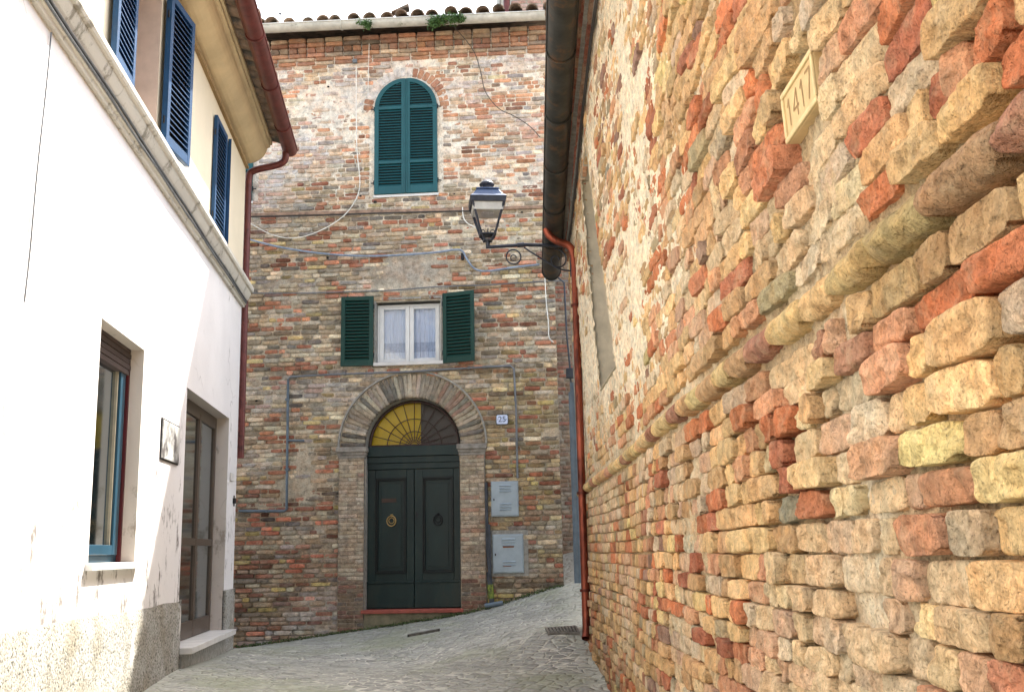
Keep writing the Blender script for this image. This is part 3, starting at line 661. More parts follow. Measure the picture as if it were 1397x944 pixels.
def shutter(name, parent, ox, w_, z0, z1, mat, hinge_s, ang, sign, mp=fm, nl=20, rails=(0,), d0=.02, fw=.055, tilt=1, th=.035, label=None, flip=False):
    """one louvred leaf hinged at hinge_s, opening away by ang from the wall; sign=+1 leaf runs to +s"""
    ca, sa = math.cos(ang), math.sin(ang)
    def q(s, z, d): return mp(hinge_s+sign*(s*ca-d*sa*0)+0, z, d0+s*sa+d)
    b = MB(); zs = [z0]+[z0+(z1-z0)*r_ for r_ in rails if 0 < r_ < 1]+[z1]
    b.box(q, (0, z0, 0), (fw, z1, th)); b.box(q, (w_-fw, z0, 0), (w_, z1, th))
    for i, zz in enumerate(zs):
        if i == 0: lo, hi = zz, zz+fw*1.3
        elif i == len(zs)-1: lo, hi = zz-fw, zz
        else: lo, hi = zz-fw*.5, zz+fw*.5
        b.box(q, (fw+.0004, lo, 0), (w_-fw-.0004, hi, th-.001))
    o = b.build(name, mat, parent, .003)
    if label: tag(o, label)
    b = MB()
    for i in range(len(zs)-1):
        lo = zs[i]+(fw*1.3 if i == 0 else fw*.5); hi = zs[i+1]-(fw if i+1 == len(zs)-1 else fw*.5); n_ = max(2, int(round((hi-lo)/((z1-z0)/nl)))); st = (hi-lo)/n_
        for k in range(n_):
            zc = lo+(k+.5)*st; hh = st*.42; t = th*.42
            P = [q(s, zc+zz, dd) for s in (fw+.001, w_-fw-.001) for zz, dd in ((-hh, th*.5+t), (-hh+.009, th*.5+t), (hh, th*.5-t), (hh-.009, th*.5-t))]
            b.add(P, [(0, 1, 2, 3), (4, 7, 6, 5), (0, 4, 5, 1), (1, 5, 6, 2), (2, 6, 7, 3), (3, 7, 4, 0)])
    b.build('louvre', mat, o)
    b = MB(); b.box(q, (fw*.5, z0+.01, 0), (w_-fw*.5, z1-.01, .003)); b.build('backing', M['void'], o)
    b = MB()
    for zz in (z0+(z1-z0)*.15, z0+(z1-z0)*.85): b.mark(); b.tube([q(-.004, zz-.03, th*.5), q(-.004, zz+.03, th*.5)], .008, 6)
    b.build_each('hinge', M['black_iron'], o); return o
shutter('shutter', house, 0, .43, 3.93, 4.87, M['green_wood'], w0-.03, R(3), -1, nl=21, d0=.02)
shutter('shutter', house, 0, .45, 3.93, 4.87, M['green_wood'], w1+.03, R(16), 1, nl=21, d0=.02)
# arched shutters
def arched_shutters(cs, label):
    a0 = empty('arched_window', None, None, tuple(fm(cs, AW[1], 0))); a0.parent = house; a0.location = Vector(fm(cs, AW[1], 0))-Vector(parent_loc(house))
    Rr, z0, zs = AW[4], AW[1], AW[3]; th = .035; d0 = .015; fw = .06
    for sg in (-1, 1):
        q = lambda s, z, d: fm(cs+sg*s, z, d0+d)       # s from 0 (centre) to Rr
        b = MB(); b.box(q, (.002, z0, 0), (fw, zs+math.sqrt(Rr*Rr-fw*fw)-.002, th)); b.box(q, (Rr-fw, z0, 0), (Rr, zs, th))
        for lo, hi in ((z0, z0+.11), (z0+.43, z0+.47), (zs-.02, zs+.025)): b.box(q, (fw+.0004, lo, 0), (Rr-fw-.0004, hi, th-.001))
        n = 14
        a1 = math.acos(fw/Rr)
        for i in range(n):
            t0, t1 = a1*i/n, a1*(i+1)/n
            P = [(r_*math.cos(t), zs+r_*math.sin(t), d) for t in (t0, t1) for r_, d in ((Rr-fw, 0), (Rr, 0), (Rr, th), (Rr-fw, th))]
            b.hexa([q(*p) for p in P])
        b.box(q, (.0 if sg > 0 else .004, z0+.002, th+.0005), (.018, zs+Rr-.02, th+.012))
        lf = b.build('shutter', M['teal_wood'], a0, .003)
        b = MB()
        for lo, hi in ((z0+.11, z0+.43), (z0+.47, zs-.02), (zs+.025, zs+Rr-fw)):
            n_ = max(2, int(round((hi-lo)/.04))); st = (hi-lo)/n_
            for k in range(n_):
                zc = lo+(k+.5)*st; hh = st*.42; t = th*.42; x1 = Rr-fw
                if zc > zs: x1 = math.sqrt(max(.0001, (Rr-fw+.005)**2-(zc-zs)**2))
                if x1 < fw+.02: continue
                P = [q(s, zc+zz, dd) for s in (fw+.001, x1) for zz, dd in ((-hh, th*.5+t), (-hh+.006, th*.5+t), (hh, th*.5-t), (hh-.006, th*.5-t))]
                b.add(P, [(0, 1, 2, 3), (4, 7, 6, 5), (0, 4, 5, 1), (1, 5, 6, 2), (2, 6, 7, 3), (3, 7, 4, 0)])
        b.build('louvre', M['teal_wood'], lf)
        b = MB(); n = 12
        P = [q(.01, z0+.01, .002), q(Rr-.01, z0+.01, .002)]+[q((Rr-.01)*math.cos(math.pi/2*k/n)+.0001, zs+(Rr-.01)*math.sin(math.pi/2*k/n), .002) for k in range(n+1)]
        b.add(P, [tuple(range(len(P)))]); b.build('backing', M['void'], lf)
        b = MB()
        for zz in (z0+.17, zs-.0): b.mark(); b.tube([q(Rr+.006, zz-.03, th*.5), q(Rr+.006, zz+.03, th*.5)], .01, 6); b.tube([q(Rr, zz, th*.5), q(Rr+.05, zz, .0)], .007, 6)
        b.build_each('hinge', M['black_iron'], lf)
    b = MB(); b.box(fm, (cs-Rr-.01, z0-.04, -.02), (cs+Rr+.01, z0-.004, .03)); b.build('sill', M['white_wood'], a0, .003)
arched_shutters(AWC, None); arched_shutters(AW2, None)
# thin brick ledge / string line
b = MB()
zA, zB = fs(340, 293)[1], fs(640, 285)[1]
def led(s, z, d): return fm(s, zA+(zB-zA)*(s+2.25)/3.0+z, d)
b.box(led, (SL, -.03, -.02), (SR, .012, .03)); b.build('string_course', plain('ledge_brick', (.3, .2, .14, 1), .9, var=.5, scale=14, bump=[(40, .01, .5)]), house, .004)
# body of the house, roof, gutter
b = MB()
b.add([fm(SR, 0, .0), fm(SR, 8.7, .0), fm(SR-.8, 8.7, -7), fm(SR-.8, 0, -7)], [(0, 1, 2, 3)]); b.add([fm(SL, 0, 0), fm(SL, 8.7, 0), fm(SL, 8.7, -7), fm(SL, 0, -7)], [(0, 1, 2, 3)])
b.add([fm(SL, 0, -7), fm(SL, 8.7, -7), fm(SR, 8.7, -7), fm(SR, 0, -7)], [(0, 1, 2, 3)])
b.box(fm, (-.64, .3, -.36), (.64, 3.6, -.33)); b.build('side_walls', plain('side_brick', (.3, .2, .14, 1), .9, var=.4, scale=14, bump=[(40, .01, .5)]), house)
RT = math.tan(R(17)); ZE = 8.77
def roofpt(s, u, h=0): return fm(s, ZE+(u)*RT+h, .22-u)       # u = distance back from the eave
b = MB(); P = [roofpt(SL-.1, 0), roofpt(SR+.1, 0), roofpt(SR+.1, 4), roofpt(SL-.1, 4), roofpt(SL-.1, 0, -.05), roofpt(SR+.1, 0, -.05), roofpt(SR+.1, 4, -.05), roofpt(SL-.1, 4, -.05)]
b.hexa(P[4:]+P[:4]); P = [roofpt(SL-.1, 4), roofpt(SR+.1, 4), fm(SR+.1, ZE, -7.4), fm(SL-.1, ZE, -7.4)]; b.add(P, [(0, 1, 2, 3)])
s = SL; k = 0
while s < SR+.05:                                               # rows of cover tiles
    u = -.05+random.uniform(-.05, .05); rr = random.uniform(.08, .1)
    while u < 3.9:
        L = .42; n = 8; h0 = random.uniform(-.014, .014); so_ = random.gauss(0, .014)
        A = [(math.cos(math.pi*i/n), math.sin(math.pi*i/n)) for i in range(n+1)]
        V = [roofpt(s+so_+x*rr, u, .02+h0+y*rr) for x, y in A]+[roofpt(s+so_+x*rr*.85, u+L, .0+y*rr*.85) for x, y in A]+[roofpt(s+so_+x*(rr-.014), u, .02+h0+y*(rr-.014)) for x, y in A]+[roofpt(s+so_+x*(rr-.014)*.85, u+L, y*(rr-.014)*.85) for x, y in A]
        m_ = n+1; b.add(V, [(i, i+1, m_+i+1, m_+i) for i in range(n)]+[(2*m_+i, 2*m_+i+1, i+1, i) for i in range(n)]+[(3*m_+i, 3*m_+i+1, 2*m_+i+1, 2*m_+i) for i in range(n)], 0, True)
        u += .36
        if u > .5 and u < 3.0: u = u  # keep laying
    s += .225; k += 1
# broken tile propped on the eave
c0 = roofpt(-.14, .1, .13)
b.add([c0+np.array(v)*np.array([.6, .8, .8]) for v in ((-.2, 0, -.02), (.2, 0, .1), (.22, .2, .1), (-.2, .2, .0), (-.2, 0, .0), (.2, 0, .16), (.22, .2, .17), (-.2, .2, .03))], [(0, 1, 5, 4), (1, 2, 6, 5), (2, 3, 7, 6), (3, 0, 4, 7), (4, 5, 6, 7), (0, 3, 2, 1)])
roof = b.build('roof', M['tile'], house)
def half_gutter(name, A, B_, r, mat, parent, up=Vector((0, 0, 1)), n=10, brackets=0, th=.006, arc=1.0):
    A = Vector([float(c) for c in A]); B_ = Vector([float(c) for c in B_]); t = (B_-A).normalized(); x = t.cross(up).normalized(); b = MB()
    def ring(p, r_): return [p+x*(r_*math.cos(math.pi+math.pi*i/n))+up*(r_*math.sin(math.pi+math.pi*i/n)) for i in range(n+1)]
    V = ring(A, r)+ring(B_, r)+ring(A, r-th)+ring(B_, r-th); m_ = n+1
    b.add(V, [(i, i+1, m_+i+1, m_+i) for i in range(n)]+[(2*m_+i, 3*m_+i, 3*m_+i+1, 2*m_+i+1) for i in range(n)], 0, True)
    for p in (A, B_): b.add([p]+ring(p, r), [(0, i, i+1) for i in range(1, n+1)])
    for sd in (1, -1): b.tube([A+x*(sd*r), B_+x*(sd*r)], .011, 6)
    g_ = b.build(name, mat, parent)
    if brackets:
        b = MB(); L = (B_-A).length; k_ = int(L/brackets)
        for j in range(k_+1):
            p = A+t*(brackets*(j+.3)); 
            if (p-A).length > L: continue
            b.mark(); b.tube(ring(p, r+.006), .007, 5)
        b.build_each('gutter_bracket', mat, g_)
    return g_
GZ = fs(560, 33, .3)[1]
gA = fm(SL, GZ+.03, .30); gB = fm(SR-.05, GZ, .30)
gA = fm(SL, fs(352, 37, .3)[1]+.02+.0, .30); gB = fm(SR-.02, fs(735, 20, .3)[1]+.0, .30)
half_gutter('gutter', gA, gB, .085, M['zinc'], house, brackets=1.6)
# small corbel brick and wall holes
b = MB()
for px, py in ((447, 352), (712, 290), (448, 119), (512, 276), (492, 268), (620, 265), (350, 547)):
    s, z = fs(px, py); b.mark(); r1 = random.uniform(.012, .024); b.box(fm, (s-r1, z-r1*.7, 0), (s+r1, z+r1*.8, .014))
b.build_each('wall_hole', M['void'], house, .004)
# crack running down from the gutter
b = MB(); s, z = fs(541, 45)
pts = []
for k in range(16):
    pts.append((s+random.gauss(0, .018)+k*.010, z-k*.045))
for (s0, z0), (s1, z1) in zip(pts[:-1], pts[1:]): b.add([fm(s0-.005, z0, .016), fm(s0+.006, z0, .016), fm(s1+.006, z1, .016), fm(s1-.005, z1, .016)], [(0, 1, 2, 3)])

# ================================================================= NARROW HOUSE BEHIND, RIGHT
G0 = np.array([1.75, 15.6, 0.])
def gm(s, z, d=0):
    s, z, d = np.broadcast_arrays(np.asarray(s, float), np.asarray(z, float), np.asarray(d, float)); return np.stack([G0[0]+s, G0[1]-d+s*-.1, z], -1)
back = empty('tall_brick_house', 'tall pale brick house standing behind the gap and rising over the roof', 'house', (1.75, 15.6, 1.4))
HB = 12.3  # height and unseen right-hand width shaped to keep sun off the alley
rows = course_rows(0, 6.4, .5, HB, lambda z: .066, lambda s, z: random.choice((.13, .25, .26)), lambda z: [], .010, .003, 8)
B = [[s, z, hw, hh, an, .006, *(pick([(3, (.30, .23, .17)), (2, (.25, .17, .12)), (1, (.3, .14, .1)), (1.4, (.33, .29, .23))]) if z < 8 else pick([(3, (.5, .36, .3)), (2, (.45, .28, .22)), (1, (.5, .42, .36))])), 0] for s, z, hw, hh, an in rows]
p1 = bricks(gm, B, 2, 1, False, .003, .002, .005, 41, deep=-.01)
p2 = sheet(gm, 0, 6.4, 0, HB, .15, .1, lambda X, Z: np.ones(X.shape+(3,))*np.array((.36, .32, .26)), lambda x, z: x > 99, .003, 5)
V, Q, C = joinp([p1, p2]); mesh_np('wall', V, Q, M['masonry'], back, C)
b = MB(); b.hexa([(1.752, 15.65, 0), (8.1, 15.05, 0), (8.1, 20, 0), (1.752, 20, 0), (1.752, 15.65, HB), (8.1, 15.05, HB), (8.1, 20, HB), (1.752, 20, HB)]); b.build('side_walls', M['grey_render'], back)
b = MB(); b.hexa([(1.5, 15.2, HB), (8.3, 14.6, HB), (8.3, 20.2, HB+1.), (1.5, 20.2, HB+1.), (1.5, 15.2, HB+.12), (8.3, 14.6, HB+.12), (8.3, 20.2, HB+1.12), (1.5, 20.2, HB+1.12)]); b.build('roof', M['tile'], back)
p = on_y(693, 10, 15.5); b = MB(); b.tube([(p[0]-.02, p[1], 7.5), (p[0]-.02, p[1], HB-.1)], .055, 10); o = b.build('drainpipe', M['rust_gutter'], back)
b = MB(); b.tube([(p[0]-.14, p[1]+.1, 8.2), (p[0]-.14, p[1]+.1, HB-.1)], .04, 10); b.build('drainpipe', M['zinc'], back)

# ================================================================= LEFT WHITE HOUSE
lh = empty('white_house', 'white plastered house with cream upper floor and blue shutters on the left', 'house', (-2, 9, .6))
LY0, LY1 = -3., 12.3
GW = (6.84, 1.48, 7.95, 3.04); GD = (9.50, .70, 11.70, 3.0); UW = (7.12, 4.76, 7.98, 6.02)
def wall_grid(b, ss, zz, holes, mi=0, mp=lm, d=0):
    for i in range(len(ss)-1):
        for j in range(len(zz)-1):
            cx, cz = (ss[i]+ss[i+1])/2, (zz[j]+zz[j+1])/2
            if any(h[0] < cx < h[2] and h[1] < cz < h[3] for h in holes): continue
            b.add([mp(ss[i], zz[j], d), mp(ss[i+1], zz[j], d), mp(ss[i+1], zz[j+1], d), mp(ss[i], zz[j+1], d)], [(0, 3, 2, 1)], mi)
def reveal(b, h, dep, mi=0, mp=lm):
    s0, z0, s1, z1 = h
    for A, B_ in (((s0, z0), (s0, z1)), ((s0, z1), (s1, z1)), ((s1, z1), (s1, z0)), ((s1, z0), (s0, z0))):
        b.add([mp(A[0], A[1], 0), mp(B_[0], B_[1], 0), mp(B_[0], B_[1], -dep), mp(A[0], A[1], -dep)], [(0, 1, 2, 3)], mi)
b = MB(); cuts = sorted({LY0, LY1, GW[0], GW[2], GD[0], GD[2]}); wall_grid(b, cuts, sorted({.0, GD[1], GW[1], 3.0, 3.04, 4.55}), [GW, GD])
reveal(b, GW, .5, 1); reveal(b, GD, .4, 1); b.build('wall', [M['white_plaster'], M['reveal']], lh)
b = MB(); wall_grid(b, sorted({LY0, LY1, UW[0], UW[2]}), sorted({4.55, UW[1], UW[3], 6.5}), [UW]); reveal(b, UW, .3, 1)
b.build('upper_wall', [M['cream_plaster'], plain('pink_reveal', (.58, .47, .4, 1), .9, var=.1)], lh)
b = MB(); b.hexa([(-2.6, LY1-.01, 0), (-2.0, LY1, 0), (-2.0, LY1, 0), (-7, LY1, 0), (-2.6, LY1-.01, 6.5), (-2.0, LY1, 6.5), (-2.0, LY1, 6.5), (-7, LY1, 6.5)])
b.add([(-7, LY0, 0), (-7, LY1, 0), (-7, LY1, 6.5), (-7, LY0, 6.5)], [(0, 1, 2, 3)]); b.add([(-2, LY0, 0), (-7, LY0, 0), (-7, LY0, 6.5), (-2, LY0, 6.5)], [(0, 1, 2, 3)])
b.build('side_walls', M['white_plaster'], lh)
# plinth (roughcast), slightly proud
b = MB(); PZ = 1.15
V = []; Fs = []
ys = np.linspace(LY0, GD[0], 90); zz_ = np.linspace(0, 1, 14)
X, Zz = np.meshgrid(ys, zz_); top = np.where(X < 9.5, 1.20-.006*X+.012*vnoise(X*2, 0, 0, 4), 1.14); ZZ = Zz*top
D = .022+.006*fbm(X*6, ZZ*6, 0, 12, 3); D[-1] = -.002
I = np.arange(X.size).reshape(X.shape); Qp = np.stack([I[:-1, :-1], I[:-1, 1:], I[1:, 1:], I[1:, :-1]], -1).reshape(-1, 4); Vp = lm(X, ZZ, D).reshape(-1, 3)
n0 = len(Vp); X2, Z2 = np.meshgrid(np.linspace(GD[2], LY1, 6), zz_); Z2 = Z2*1.16; D2 = .022+0*X2; D2[-1] = -.002
I2 = np.arange(X2.size).reshape(X2.shape)+n0; Q2 = np.stack([I2[:-1, :-1], I2[:-1, 1:], I2[1:, 1:], I2[1:, :-1]], -1).reshape(-1, 4)
b.add(np.r_[Vp, lm(X2, Z2, D2).reshape(-1, 3)], [tuple(q) for q in np.r_[Qp, Q2]], 0, True)
for yy in (GD[0], GD[2]): b.add([lm(yy, 0, -.01), lm(yy, 1.15, -.01), lm(yy, 1.15, .022), lm(yy, 0, .022)], [(0, 1, 2, 3)])
b.add([lm(LY1, 0, -.01), lm(LY1, 1.16, -.01), lm(LY1, 1.16, .022), lm(LY1, 0, .022)], [(0, 1, 2, 3)])
b.build('plinth', M['roughcast'], lh)
# moulded string cornice
prof = [(-.01, 4.40), (.03, 4.40), (.034, 4.425), (.05, 4.43), (.052, 4.455), (.045, 4.46), (.075, 4.50), (.10, 4.55), (.105, 4.575), (.125, 4.58), (.135, 4.60), (.135, 4.635), (.12, 4.64), (-.01, 4.705)]
b = MB(); b.loft(prof, lambda x, z: lm(LY0, z, x), lambda x, z: lm(LY1+.02, z, x)); b.build('string_cornice', plaster('grey_stucco', (.6, .57, .5, 1), (.25, .23, .19, 1), [(6, .01, .3), (40, .004, .4)], .56), lh)
# ground floor window
wn = MB(); dg = -.125; wn.box(lm, (GW[0]-.06, GW[1]-.045, -.3), (GW[2]+.05, GW[1]-.004, .045)); wo = wn.build('window', M['white_wood'], lh, .003)
b = MB(); z0, z1 = GW[1], GW[3]-.2
b.box(lm, (GW[0], z0, dg-.05), (GW[0]+.07, z1, dg)); b.box(lm, (GW[2]-.07, z0, dg-.05), (GW[2]-.001, z1, dg)); b.box(lm, (GW[0]+.0705, z0, dg-.05), (GW[2]-.0705, z0+.05, dg)); 
b.box(lm, (GW[2]-.20, z0+.052, dg-.045), (GW[2]-.072, z1, dg+.02)); b.box(lm, (GW[0]+.072, z0+.052, dg-.045), (GW[2]-.201, z0+.12, dg+.02)); b.box(lm, (GW[0]+.072, z0+.121, dg-.045), (GW[0]+.15, z1, dg+.02))
b.build('window_frame', plain('petrol_paint', srgb(12, 58, 78), .45, var=.2, scale=5), wo, .004)
b = MB(); b.box(lm, (GW[2]-.03, z0, dg+.0005), (GW[2]-.002, GW[3]-.1, dg+.03)); b.build('shutter_guide', plain('maroon', srgb(84, 24, 30), .5), wo)
b = MB(); b.box(lm, (GW[2]-.225, z0+.12, dg-.03), (GW[2]-.2015, z1, dg+.004)); b.build('glazing_bead', plain('cream_bead', (.3, .27, .2, 1), .6), wo)
b = MB(); b.box(lm, (GW[0]+.14, z0+.11, dg-.02), (GW[2]-.18, z1, dg-.015)); b.build('pane', M['dark_glass'], wo)
b = MB()
for k in range(5): b.box(lm, (GW[0]+.002, z1+.001+k*.042, dg-.05+(.0)), (GW[2]-.002, z1+.038+k*.042, dg+.03+.004*(k % 2)))
b.build('roller_shutter', plain('roller_brown', srgb(78, 66, 64), .6, var=.2), wo, .004)
b = MB(); b.box(lm, (GW[0]+.1, z0, -.55), (GW[2]-.1, z1, -.52)); b.build('inner_curtain', plain('inner_curtain', (.24, .24, .21, 1), .9, var=.2), wo)
b = MB(); b.hexa([lm(*p) for p in ((7.55, z0+.12, -.27), (7.6, z0+.12, -.27), (7.6, z0+.12, -.35), (7.55, z0+.12, -.35), (7.5, z0+.30, -.27), (7.58, z0+.30, -.27), (7.58, z0+.30, -.34), (7.5, z0+.30, -.34))]); b.build('paper', M['white_cable'], wo)
# glass door
dd_ = -.13; dw = MB(); dw.box(lm, (GD[0]+.002, GD[1]-.005, -.35), (GD[2]-.002, GD[1]+.045, .1)); dw.box(lm, (GD[0]-.02, GD[1]-.006, .026), (GD[2]+.08, GD[1]+.0465, .13)); dro = MB()
y0, z0, y1, z1 = GD; z0 += .046
ym = 10.78
b = MB()
b.box(lm, (y0, z0+.001, dd_-.05), (y0+.06, z1-.001, dd_)); b.box(lm, (y1-.06, z0+.001, dd_-.05), (y1-.001, z1-.001, dd_)); b.box(lm, (y0+.0605, z1-.07, dd_-.05), (y1-.0605, z1-.001, dd_))
ldoor = b.build('door', M['alu_brown'], lh, .003)
dw.build('threshold', M['marble'], ldoor, .004)
b = MB(); b.box(lm, (GD[0]+.02, .2, -.3), (GD[2]-.02, GD[1]-.008, .04)); b.build('threshold_base', M['grey_render'], ldoor)
for a, c in ((y0+.062, ym-.002), (ym+.002, y1-.062)):
    b = MB(); b.box(lm, (a, z0+.004, dd_-.045), (a+.04, z1-.072, dd_+.008)); b.box(lm, (c-.04, z0+.004, dd_-.045), (c, z1-.072, dd_+.008))
    for lo, hi in ((z0+.004, z0+.16), (1.62, 1.69), (z1-.13, z1-.072)): b.box(lm, (a+.0405, lo, dd_-.045), (c-.0405, hi, dd_+.006))
    lf = b.build('door_leaf', M['alu_brown'], ldoor, .003)
    b = MB(); b.box(lm, (a+.035, z0+.15, dd_-.02), (c-.035, z1-.1, dd_-.014)); b.build('pane', M['dark_glass'], lf)
    b = MB(); xs = np.linspace(a+.03, c-.03, 50); zs = np.linspace(z0+.1, z1-.08, 6); Xc, Zc = np.meshgrid(xs, zs); dc = dd_-.09+.012*np.sin(Xc*60)
    I = np.arange(Xc.size).reshape(Xc.shape); Qc = np.stack([I[:-1, :-1], I[:-1, 1:], I[1:, 1:], I[1:, :-1]], -1).reshape(-1, 4)
    mesh_np('inner_blind', lm(Xc, Zc, dc).reshape(-1, 3), Qc, plain('blind', (.09, .10, .095, 1), .9, var=.4, scale=6, stretch=(1, 3, .4)), lf)
b = MB(); b.tube([lm(9.66, 1.72, dd_), lm(9.66, 1.72, dd_+.05), lm(9.78, 1.72, dd_+.055)], .011, 8); b.build('handle', M['white_cable'], ldoor)
# upper windows
b = MB(); b.box(lm, (UW[0], UW[1], -.32), (UW[2], UW[3], -.3)); uo = b.build('window', M['interior'], lh)
b = MB(); b.box(lm, (UW[0]+.001, UW[1], -.298), (UW[0]+.07, UW[3]-.001, -.22)); b.box(lm, (UW[2]-.07, UW[1], -.298), (UW[2]-.001, UW[3]-.001, -.22)); b.box(lm, (UW[0]+.0705, UW[3]-.08, -.298), (UW[2]-.0705, UW[3]-.001, -.22)); b.build('window_frame', M['brown_wood'], uo)
shutter('shutter', lh, 0, .52, 4.73, 6.0, M['blue_wood'], UW[0]-.0, R(1.5), -1, mp=lm, nl=26, d0=.015, th=.04, fw=.06)
shutter('shutter', lh, 0, .54, 4.72, 6.02, M['blue_wood'], UW[2]+.03, R(8), 1, mp=lm, nl=26, d0=.03, th=.045, fw=.06)
shutter('shutter', lh, 0, .55, 4.68, 5.92, M['blue_wood'], 10.22, R(1), 1, mp=lm, nl=26, d0=.01, th=.035, fw=.06)
shutter('shutter', lh, 0, .2, 4.68, 5.9, M['blue_wood'], 11.0, R(12), -1, mp=lm, nl=26, d0=.01, th=.035, fw=.05)
# eave: band, cove, tiles, roof
b = MB(); b.loft([(-.01, 6.13), (.035, 6.13), (.04, 6.15), (.03, 6.175), (-.01, 6.18)], lambda x, z: lm(LY0, z, x), lambda x, z: lm(LY1+.01, z, x)); b.build('band', M['band_brown'], lh)
pr_ = [(-.02, 6.181)]+[(.25*math.sin(t)*1.0, 6.20+.22*(1-math.cos(t))) for t in np.linspace(0.1, 1.45, 9)]+[(.262, 6.405), (.285, 6.41), (.285, 6.44), (.31, 6.445), (.31, 6.49), (-.02, 6.49)]
b = MB(); b.loft(pr_, lambda x, z: lm(LY0, z, x), lambda x, z: lm(LY1+.02, z, x)); b.build('cove_cornice', M['soffit'], lh)
b = MB(); TR = math.tan(R(16))
def lroof(y, u, h=0): return (-2+.50-u, y, 6.50+u*TR+h)
b.hexa([lroof(LY0, 0, 0), lroof(LY1+.08, 0, 0), lroof(LY1+.08, 3.5, 0), lroof(LY0, 3.5, 0), lroof(LY0, 0, .04), lroof(LY1+.08, 0, .04), lroof(LY1+.08, 3.5, .04), lroof(LY0, 3.5, .04)])
y = LY0
while y < LY1+.05:
    for up, h in ((1, .05), (-1, .0)):
        yy = y+(0 if up > 0 else .11); u0 = -.05+random.uniform(-.03, .03); n = 7; rr = .085
        A = [(math.cos(math.pi*i/n), up*math.sin(math.pi*i/n)) for i in range(n+1)]
        V = [lroof(yy+x*rr, u0, h+z_*rr*.8) for x, z_ in A]+[lroof(yy+x*rr, u0+3.4, h+z_*rr*.8) for x, z_ in A]+[lroof(yy+x*rr*.82, u0, h+z_*rr*.62) for x, z_ in A]
        m_ = n+1; b.add(V, [(i, i+1, m_+i+1, m_+i) for i in range(n)]+[(i, i+1, 2*m_+i+1, 2*m_+i) for i in range(n)], 0, True)
    y += .22
b.build('roof', M['tile'], lh)
gl_ = half_gutter('gutter', (-1.485, LY0, 6.42), (-1.485, LY1+.12, 6.42), .085, M['rust_gutter'], lh, brackets=1.1)
b = MB(); P = smooth_path([(-1.53, 12.32, 6.36), (-1.54, 12.34, 6.26), (-1.63, 12.35, 6.20), (-1.9, 12.36, 6.13), (-1.97, 12.37, 6.04), (-1.975, 12.37, 5.7)], 5)
P += [Vector((-1.975, 12.37, z)) for z in (5., 4.)]+[Vector((-1.975, 12.37, 2.62))]
b.tube(P, .043, 12); dp = b.build('drainpipe', M['rust_gutter']); tag(dp, 'rusty brown drainpipe at the corner of the white house', 'drainpipe')
# ================================================================= things on the left wall
b = MB(); 
P = [on_left(67, 45), on_left(60, 120), on_left(47, 240), on_left(38, 340), on_left(30, 412)]
b.tube(smooth_path([p+np.array([.012, 0, 0]) for p in P], 5), .005, 5); tag(b.build('wall_cable', M['grey_pipe']), 'thin grey cable hanging down the sunlit white wall', 'cable')
b = MB()
b.tube([lm(y, 4.475+.006*math.sin(y*3), .06) for y in np.linspace(LY0, LY1, 60)], .011, 6); b.tube([lm(y, 4.445+.005*math.sin(y*4+1), .056) for y in np.linspace(LY0, LY1, 60)], .009, 6)
tag(b.build('cable_run', M['grey_pipe']), 'pair of grey cables running under the cornice of the white house', 'cable')
q0 = [on_left(222, 574), on_left(245, 583), on_left(240, 629), on_left(219, 621)]
b = MB(); ny0, ny1, nz0, nz1 = 8.58, 9.20, 2.29, 2.60
b.box(lm, (ny0, nz0, .003), (ny1, nz1, .018))
sg = b.build('metal_plate', plain('weathered_enamel', (.62, .62, .6, 1), .35, .2, var=.15, dirt=(.12, .11, .11, 1), dirt_scale=4.5, dirt_lo=.47), None, .003); tag(sg, 'square weathered metal plate with chipped rusty edges on the white wall', 'wall plate')
b = MB(); b.box(lm, (ny0-.012, nz0-.012, .0025), (ny1+.012, nz1+.012, .010)); b.build('rim', M['black_iron'], sg)
b = MB(); b.box(lm, (11.85, 2.33, .003), (12.05, 2.42, .016)); tag(b.build('name_plate', M['marble'], None, .003), 'small pale plate on the pier between glass door and drainpipe', 'plate')
b = MB(); s_ = on_left(318, 683); b.box(lm, (s_[1]-.03, s_[2]-.03, 0), (s_[1]+.03, s_[2]+.03, .03)); b.tube([lm(s_[1], s_[2]+.06, .01), lm(s_[1], s_[2]-.06, .012)], .008, 6); tag(b.build('wall_hook', M['black_iron'], None, .003), 'small black iron hook low beside the glass door', 'hook')
b = MB(); 
for px, py in ((323, 374),):
    s_ = on_left(px, py); b.tube([lm(s_[1], s_[2], 0), lm(s_[1], s_[2], .06)], .01, 6); b.tube([lm(s_[1]-.04, s_[2]+.03, .05), lm(s_[1], s_[2], .06), lm(s_[1]+.04, s_[2]-.02, .05)], .008, 6)
tag(b.build('shutter_stay', M['black_iron']), 'small iron cable hook above the cornice beside the drainpipe', 'hook')

# ================================================================= RIGHT OLD BRICK BUILDING
rb = empty('old_brick_building', 'old rough brick building whose coarse wall fills the right side', 'building', (1.3, 6, .5))
RS1 = 10.85
def rtop(s): return 4.72+.10*(10.4-s)
PAL_R = [(5.4, (.66, .46, .235)), (3.4, (.58, .385, .20)), (2.1, (.53, .20, .095)), (2.3, (.58, .32, .185)), (1.5, (.42, .165, .095)), (.7, (.38, .32, .20)), (.7, (.70, .56, .27)), (.12, (.28, .27, .2)), (1.6, (.62, .50, .35)), (.5, (.34, .21, .16))]
NI = [rs(805, 240), rs(813, 240), rs(844, 500), rs(826, 500)]         # niche corners: top far, top near, bottom near, bottom far
nzt = 4.62; nzb = 2.72
def nic(z):
    t = (z-nzb)/(nzt-nzb); return (6.95+.75*t, 8.05+.45*t)
def rcut(zc):
    c = []
    if nzb < zc < nzt: c.append(nic(zc))
    if 2.02 < zc < 2.13: c.append((-9, 99))
    if 2.49 < zc < 2.66: c.append((TB0-.02, TB1+.02))
    return c
